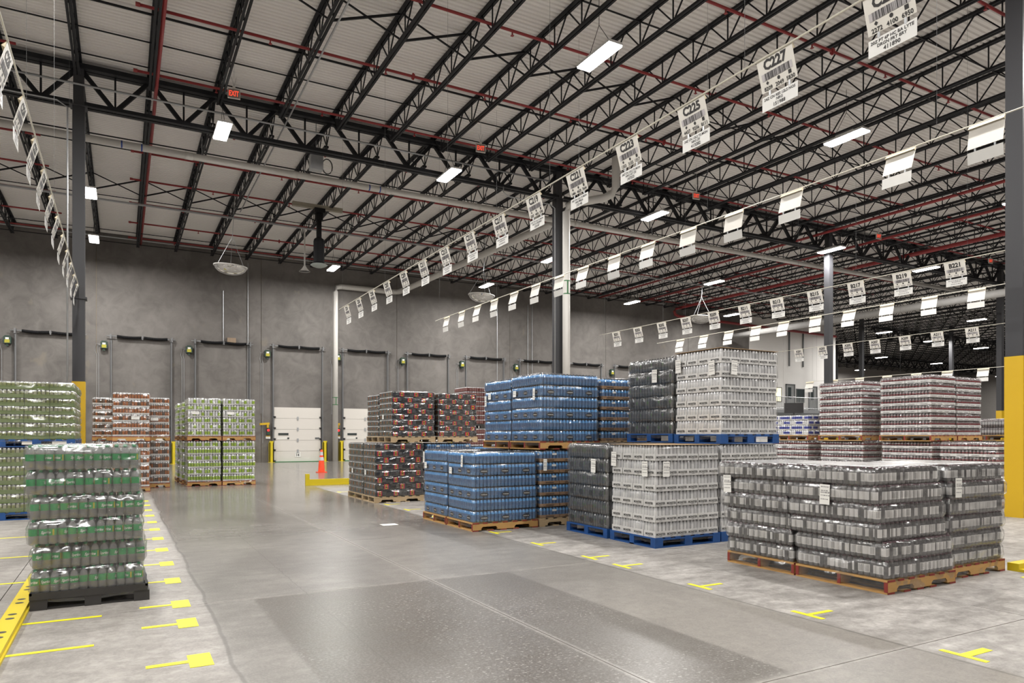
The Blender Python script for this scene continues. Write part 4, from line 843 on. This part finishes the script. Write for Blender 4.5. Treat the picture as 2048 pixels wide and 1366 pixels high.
def load(label, group, x, y, z, sx, sy, kind, n, h, pal, vis='l', lean=(0, 0), wrap=None, labels=(), sheet=False, over=0.02):
    """one wrapped pallet: x, y = corner nearest the aisle and the camera; h = height of a layer; vis = which long side shows"""
    seedc[0] += 1; sd = seedc[0]; rn = random.Random(sd * 13 + 1)
    root = empty('pallet_load', (x + sx / 2, y + sy / 2, z)); tag(root, label, 'pallet load', group)
    near = kind in NEARB
    add_pallet(root, pal, sx, sy, near); pz = .142 if pal != 'black' else .137
    lx_, ly_ = sx - 2 * over, sy - 2 * over; nx, ny = CGRID[kind]
    if sy > sx and kind != 'front': nx, ny = ny, nx
    lx, ly = lx_ / nx, ly_ / ny; zs = [pz]; offs = []
    for k in range(n):
        t = k / max(1, n - 1); j = (.022 if kind == 'sprite' else .012) if near else .006
        offs.append((lean[0] * t + rn.uniform(-j, j), lean[1] * t + rn.uniform(-j, j))); zs.append(pz + (k + 1) * h)
    xv = 0 if vis == 'l' else nx - 1
    for k in range(n):
        for i in range(nx):
            for jj in range(ny):
                edge = i == xv or jj == 0
                if not (edge or near or k == n - 1): continue
                cx = (i + .5) * lx - lx_ / 2 + offs[k][0]; cyy = (jj + .5) * ly - ly_ / 2 + offs[k][1]
                if not near:
                    c = ob(CNAME[kind], case_mesh(kind, lx, ly, h, (k + (i if kind == 'dark' else 0)) % 2), root, (cx + rn.uniform(-.003, .003), cyy + rn.uniform(-.003, .003), zs[k]))
                    c.rotation_euler = (0, 0, rn.uniform(-.008, .008)); continue
                dia = .072 if kind == 'front' else .078
                bx, by = max(2, round(lx / dia)), max(2, round(ly / dia))
                key = ('film', kind, round(lx, 3), round(ly, 3))
                if key not in CASES: fm = MB(); film_box(fm, lx, ly, h * .96, 0, .001, False); CASES[key] = fm.mesh('bottle_pack', [M_PACKF])
                c = ob('bottle_pack', CASES[key], root, (cx, cyy, zs[k]))
                rest = []
                for a in range(bx):
                    for b in range(by):
                        p = ((a + .5) * lx / bx - lx / 2, (b + .5) * ly / by - ly / 2, .003)
                        if (jj == 0 and b == 0) or (i == xv and a == (0 if vis == 'l' else bx - 1)):
                            o = ob('bottle', rn.choice(NEARB[kind]), c, p, rn.choice((-.5, 0, .4, .9, 2.2)) if kind == 'sprite' else rn.uniform(0, 6.28))
                            o.scale = (1, 1, (h - .005) / (.214 if kind == 'sprite' else .176))
                        else: rest.append(p)
                key = ('rest', kind, tuple((round(q[0], 3), round(q[1], 3)) for q in rest), round(h, 3))
                if key not in CASES:
                    m = MB()
                    for q in rest: add_bottle(m, q, .036 if kind == 'sprite' else .034, h - .006, 0, 1, 0, 2, .36 if kind == 'sprite' else .20, .63 if kind == 'sprite' else .66, 8, rn.random(), None, .42 if kind == 'sprite' else .62)
                    CASES[key] = m.mesh('inner_bottles', [M_CLEAR, M_SPRG, M_SCAP] if kind == 'sprite' else [M_FRONT, M_FLAB, M_PURP])
                if rest: ib = ob('inner_bottles', CASES[key], c); ib['kind'] = 'stuff'
    if wrap is not False: ob('stretch_wrap', wrap_mesh(lx_, ly_, pz, zs, offs, wrap or M_WRAPL, sd * 3.7, near, {'white': .5, 'blue': .6, 'bluetray': .6, 'dark': .8, 'front': .9, 'sprite': 1.0, 'pack': 1.3, 'lime': 1.3, 'orange': 1.1, 'green': 1.1}.get(kind, .7), kind == 'front'), root)
    for (face, u, zz, kd) in labels:
        kk = min(n - 1, max(0, int((zz - pz) / h))); o = ob('shipping_label', LAB[kd], root)
        if face == 'f': o.location = (u + offs[kk][0], -ly_ / 2 - .028 + offs[kk][1], zz)
        else: o.location = (-lx_ / 2 - .028 + offs[kk][0], -u + offs[kk][1], zz); o.rotation_euler = (0, 0, -math.pi / 2)
        o.rotation_euler.y += rn.uniform(-.06, .06)
    if kind == 'front': MB().box(-lx_ / 2 + .03, -ly_ / 2 + .03, zs[-1] + .001, lx_ / 2 - .03, ly_ / 2 - .03, zs[-1] + .003).build('top_film_glare', M_TOPF, root, (offs[-1][0], offs[-1][1], 0))
    if sheet:
        MB().box(-lx_ / 2 - .02, -ly_ / 2 - .02, zs[-1] + .004, lx_ / 2 + .01, ly_ / 2 + .01, zs[-1] + .009).build('top_sheet', M_CARD, root, (offs[-1][0], offs[-1][1], 0))
    return root

# ------------------------------------------------------------------ the loads, front to back
load('wrapped green-labelled soda bottle pallet on a black plastic pallet beside the yellow rail', None, -.715, 7.48, 0, .93, .95, 'sprite', 6, .2215, 'black', 'r', (-.05, 0), M_WRAP)
G = 'plum-capped bottle pallets in front'
load('front corner pallet of plum-capped bottles with white labels, leaning over its wooden pallet', G, 6.52, 4.21, 0, 1.16, 1.07, 'front', 6, .183, 'wood', 'l', (-.08, .12), M_WRAP, [('l', -.05, .83, 0)], over=.01)
load('pallet of plum-capped bottles left of the front corner one, next to the white cans', G, 6.53, 5.31, 0, 1.16, .98, 'front', 6, .182, 'wood', 'l', (-.05, .10), M_WRAP, [('l', -.38, .86, 0)], over=.01)
load('pallet of plum-capped bottles right of the front corner one, beside the big yellow column base', G, 7.76, 4.32, 0, 1.12, 1.0, 'front', 6, .182, 'wood', 'l', (.09, .03), M_WRAP, [('f', -.47, .88, 0)], over=.01)
G = 'white can pallets'
load('lower pallet of white energy drink cans on a blue pallet at the lane corner', G, 6.39, 7.47, 0, 1.22, 1.02, 'white', 6, .2125, 'blue', 'l', (0, 0), M_WRAPL, [('l', -.42, 1.1, 0), ('l', .3, .98, 0), ('f', -.42, .98, 0)], True)
load('lower pallet of white cans under the upper stack, behind the lane corner one', G, 7.65, 7.49, 0, 1.22, 1.0, 'white', 6, .2125, 'blue', 'l')
load('upper pallet of white energy drink cans stacked highest at the right of the dark bottles', G, 7.65, 7.49, 1.43, 1.22, 1.0, 'white', 6, .2105, 'blue', 'l', (0, 0), M_WRAPL, [('l', -.4, 1.1, 0), ('l', .32, 1.02, 0), ('f', -.36, 1.02, 0)], True)
G = 'dark bottle pallets'
load('lower pallet of dark grey bottles on a blue pallet between blue bottles and white cans', G, 6.38, 8.55, 0, 1.22, 1.1, 'dark', 6, .214, 'blue', 'l', (0, 0), M_WRAP, [('l', .2, .98, 0)])
load('lower pallet of dark grey bottles behind, under the upper dark bottles', G, 7.65, 8.53, 0, 1.22, 1.1, 'dark', 6, .214, 'blue', 'l')
load('upper pallet of dark grey bottles left of the highest white cans', G, 7.65, 8.53, 1.438, 1.22, 1.15, 'dark', 6, .206, 'blue', 'l', (0, 0), M_WRAP, [('l', .15, .98, 0)])
G = 'blue bottle pallets'
load('lower front pallet of blue sports drink bottles on a wooden pallet at the aisle', G, 4.93, 10.19, 0, 1.23, 1.03, 'blue', 6, .190, 'wood', 'l', (0, .02), M_WRAP, [('l', .13, 1.03, 2), ('l', -.32, .9, 1)])
load('lower pallet of blue bottles behind the front one along the aisle edge', G, 4.92, 11.24, 0, 1.23, 1.05, 'blue', 6, .192, 'wood', 'l', (0, .02), M_WRAP, [('l', -.45, 1.05, 2), ('l', -.35, .95, 1)])
load('lower pallet of blue bottles in brown trays right of the front blue pallet', G, 6.2, 10.2, 0, 1.22, 1.03, 'bluetray', 6, .193, 'tan', 'l', (0, 0), M_WRAP, [('f', -.5, .95, 2)])
load('lower pallet of blue bottles in brown trays, under the left upper blue pallet', G, 6.2, 11.26, 0, 1.22, 1.03, 'bluetray', 6, .193, 'tan', 'l')
load('upper pallet of blue bottles at the front of the upper tier, over the brown trays', G, 6.2, 10.19, 1.312, 1.24, 1.06, 'blue', 6, .194, 'wood', 'l', (0, 0), M_WRAP, [('l', .33, .85, 2), ('l', -.35, .93, 1)])
load('upper pallet of blue bottles at the left end of the upper tier', G, 6.2, 11.28, 1.312, 1.24, 1.06, 'blue', 6, .190, 'wood', 'l', (0, 0), M_WRAP, [('l', -.4, .8, 2), ('l', -.25, .93, 1)])
load('lower pallet of blue bottles in brown trays hidden under the upper brown trays', G, 7.5, 10.2, 0, 1.1, 1.03, 'bluetray', 6, .193, 'tan', 'l')
load('upper pallet of blue bottles in brown trays left of the upper dark bottles', G, 7.5, 10.2, 1.312, 1.1, 1.05, 'bluetray', 6, .188, 'tan', 'l')
G = 'black can pack pallets'
load('lower front pallet of black can packs with red and yellow logos on a tan pallet', G, 5.05, 15.57, 0, 1.22, .92, 'pack', 8, .1535, 'tan', 'l', (0, 0), M_WRAPH, [('l', -.2, .62, 1)])
load('lower pallet of black can packs behind the front one at the aisle edge', G, 5.05, 16.52, 0, 1.22, 1.2, 'pack', 8, .1535, 'tan', 'l', (0, 0), M_WRAPH, [('l', -.2, .62, 1)])
load('upper front pallet of black can packs with red and yellow logos', G, 5.45, 15.57, 1.385, 1.1, .95, 'pack', 8, .132, 'tan', 'l', (0, 0), M_WRAPH, [('l', -.1, .55, 1)])
load('upper pallet of black can packs behind the upper front one', G, 5.45, 16.55, 1.385, 1.1, .9, 'pack', 8, .128, 'tan', 'l', (0, 0), M_WRAPH)
load('upper pallet of black can packs right of the upper front one', G, 6.62, 15.57, 1.385, 1.05, .95, 'pack', 8, .130, 'tan', 'l', (0, 0), M_WRAPH)
G = 'blue tray pallets in the back row'
load('lower pallet of blue bottles in brown trays right of the black can packs', G, 6.34, 15.6, 0, 1.2, 1.0, 'bluetray', 6, .204, 'wood', 'l')
load('back pallet of blue bottles whose tops show behind the front blue pallets, nearer the packs', G, 7.6, 15.6, 0, 1.2, 1.0, 'blue', 6, .190, 'wood', 'l')
load('back pallet of blue bottles whose tops show behind the front blue pallets, farther right', G, 8.86, 15.6, 0, 1.2, 1.0, 'blue', 6, .190, 'wood', 'l')
G = 'maroon pack pallets'
load('lower pallet of maroon can packs behind the black packs', G, 10.15, 21.5, 0, 1.22, 1.0, 'maroon', 9, .182, 'black', 'l', wrap=False)
load('upper pallet of maroon can packs showing between black packs and blue bottles', G, 10.15, 21.5, 1.786, 1.22, 1.0, 'maroon', 8, .158, 'black', 'l', wrap=False)
G = 'lime can pallets'
for k, (x, y, w, nm) in enumerate(((1.73, 23.35, .97, 'left front'), (2.72, 23.3, .97, 'right front'), (1.66, 24.55, 1.0, 'second row left'), (1.6, 25.75, 1.0, 'third row left'))):
    load('lower %s pallet of lime green cans on a red-ended pallet' % nm, G, x, y, 0, w, 1.16, 'lime', 6, .206, 'wood', 'l', (0, 0), M_WRAPW, [('f', .15, .8, 3)] if k == 9 else ())
    load('upper %s pallet of lime green cans stacked on another' % nm, G, x, y, 1.39, w, 1.16, 'lime', 6, .192 if k < 2 else .18, 'wood', 'l', (0, 0), M_WRAPW, [('f', -.25, .8, 3)] if k < 2 else ())
G = 'orange can pallets'
for k, (x, y, nm, hu) in enumerate(((.24, 23.3, 'right', .19), (-.78, 24.45, 'left', .192), (-.23, 21.9, 'middle, nearest', .199))):
    w = 1.02 if k < 2 else .92
    load('lower %s pallet of copper orange cans behind the green soda pallet' % nm, G, x, y, 0, w, 1.16, 'orange', 6, .205, 'wood', 'l', (0, 0), M_WRAP, [('f', -.1, .55, 3)])
    load('upper %s pallet of copper orange cans in white trays' % nm, G, x, y, 1.385, w, 1.16, 'orange', 6, hu, 'wood', 'l', (0, 0), M_WRAP, [('f', .1, .6, 3)])
G = 'green can tray pallets'
for k, y in enumerate((15.68, 16.95)):
    load('lower pallet of olive green can trays, %s at the left edge' % ('front' if k == 0 else 'second row'), G, -1.99, y, 0, 1.22, 1.1, 'green', 7, .169, 'blue', 'r', (0, 0), M_WRAPW)
    load('upper pallet of olive green can trays, %s at the left edge' % ('front' if k == 0 else 'second row'), G, -1.99, y, 1.338, 1.22, 1.1, 'green', 7, .153, 'blue', 'r', (0, 0), M_WRAPW)
G = 'red bottle tray pallets'
load('lower pallet of red bottle trays under the upper left red stack', G, 16.05, 11.0, 0, 1.03, 1.25, 'red', 8, .158, 'wood', 'l')
load('upper left pallet of red bottle trays on a wooden pallet', G, 16.0, 11.0, 1.418, 1.03, 1.25, 'red', 8, .168, 'wood', 'l')
load('lower pallet of red bottle trays under the upper right red stack', G, 16.05, 9.3, 0, 1.03, 1.25, 'red', 8, .158, 'wood', 'l')
load('upper right pallet of red bottle trays, front one of two', G, 16.0, 9.3, 1.418, 1.03, 1.25, 'red', 8, .172, 'wood', 'l')
load('lower pallet of red bottle trays behind, under the rearmost upper red stack', G, 17.12, 9.3, 0, 1.03, 1.25, 'red', 8, .158, 'wood', 'l')
load('upper right pallet of red bottle trays, rear one with a step in height', G, 17.07, 9.3, 1.418, 1.03, 1.25, 'red', 8, .170, 'wood', 'l')
load('lower pallet of red bottle trays just left of the big yellow column base', G, 16.1, 7.95, 0, 1.03, 1.25, 'red', 8, .158, 'wood', 'l')
load('lower pallet of red bottle trays under the blue and white trays', 'blue tray stack', 16.05, 12.6, 0, 1.03, 1.25, 'red', 8, .158, 'wood', 'l')
load('upper half pallet of blue and white can trays left of the red trays', 'blue tray stack', 16.05, 12.6, 1.418, 1.03, 1.25, 'bluew', 4, .135, 'wood', 'l')
load('lower pallet of grey bottles behind the rear red stack', 'grey stack', 19.7, 9.4, 0, 1.03, 1.25, 'gray', 6, .21, 'wood', 'l')
load('upper half pallet of grey wrapped bottles between red trays and yellow column', 'grey stack', 19.7, 9.4, 1.418, 1.03, 1.25, 'gray', 2, .21, 'wood', 'l')
tv = empty('display_screen', (16.35, 13.3, 2.112)); tag(tv, 'black display panel standing on the blue and white trays below the office', 'screen'); tv.rotation_euler = (0, 0, -.75)
MB().box(-.25, -.02, .06, .25, .02, .34).build('screen', M_INK, tv); MB().box(-.1, -.06, 0, .1, .06, .02).box(-.02, -.01, .02, .02, .01, .08).build('stand', M_BLACKP, tv)
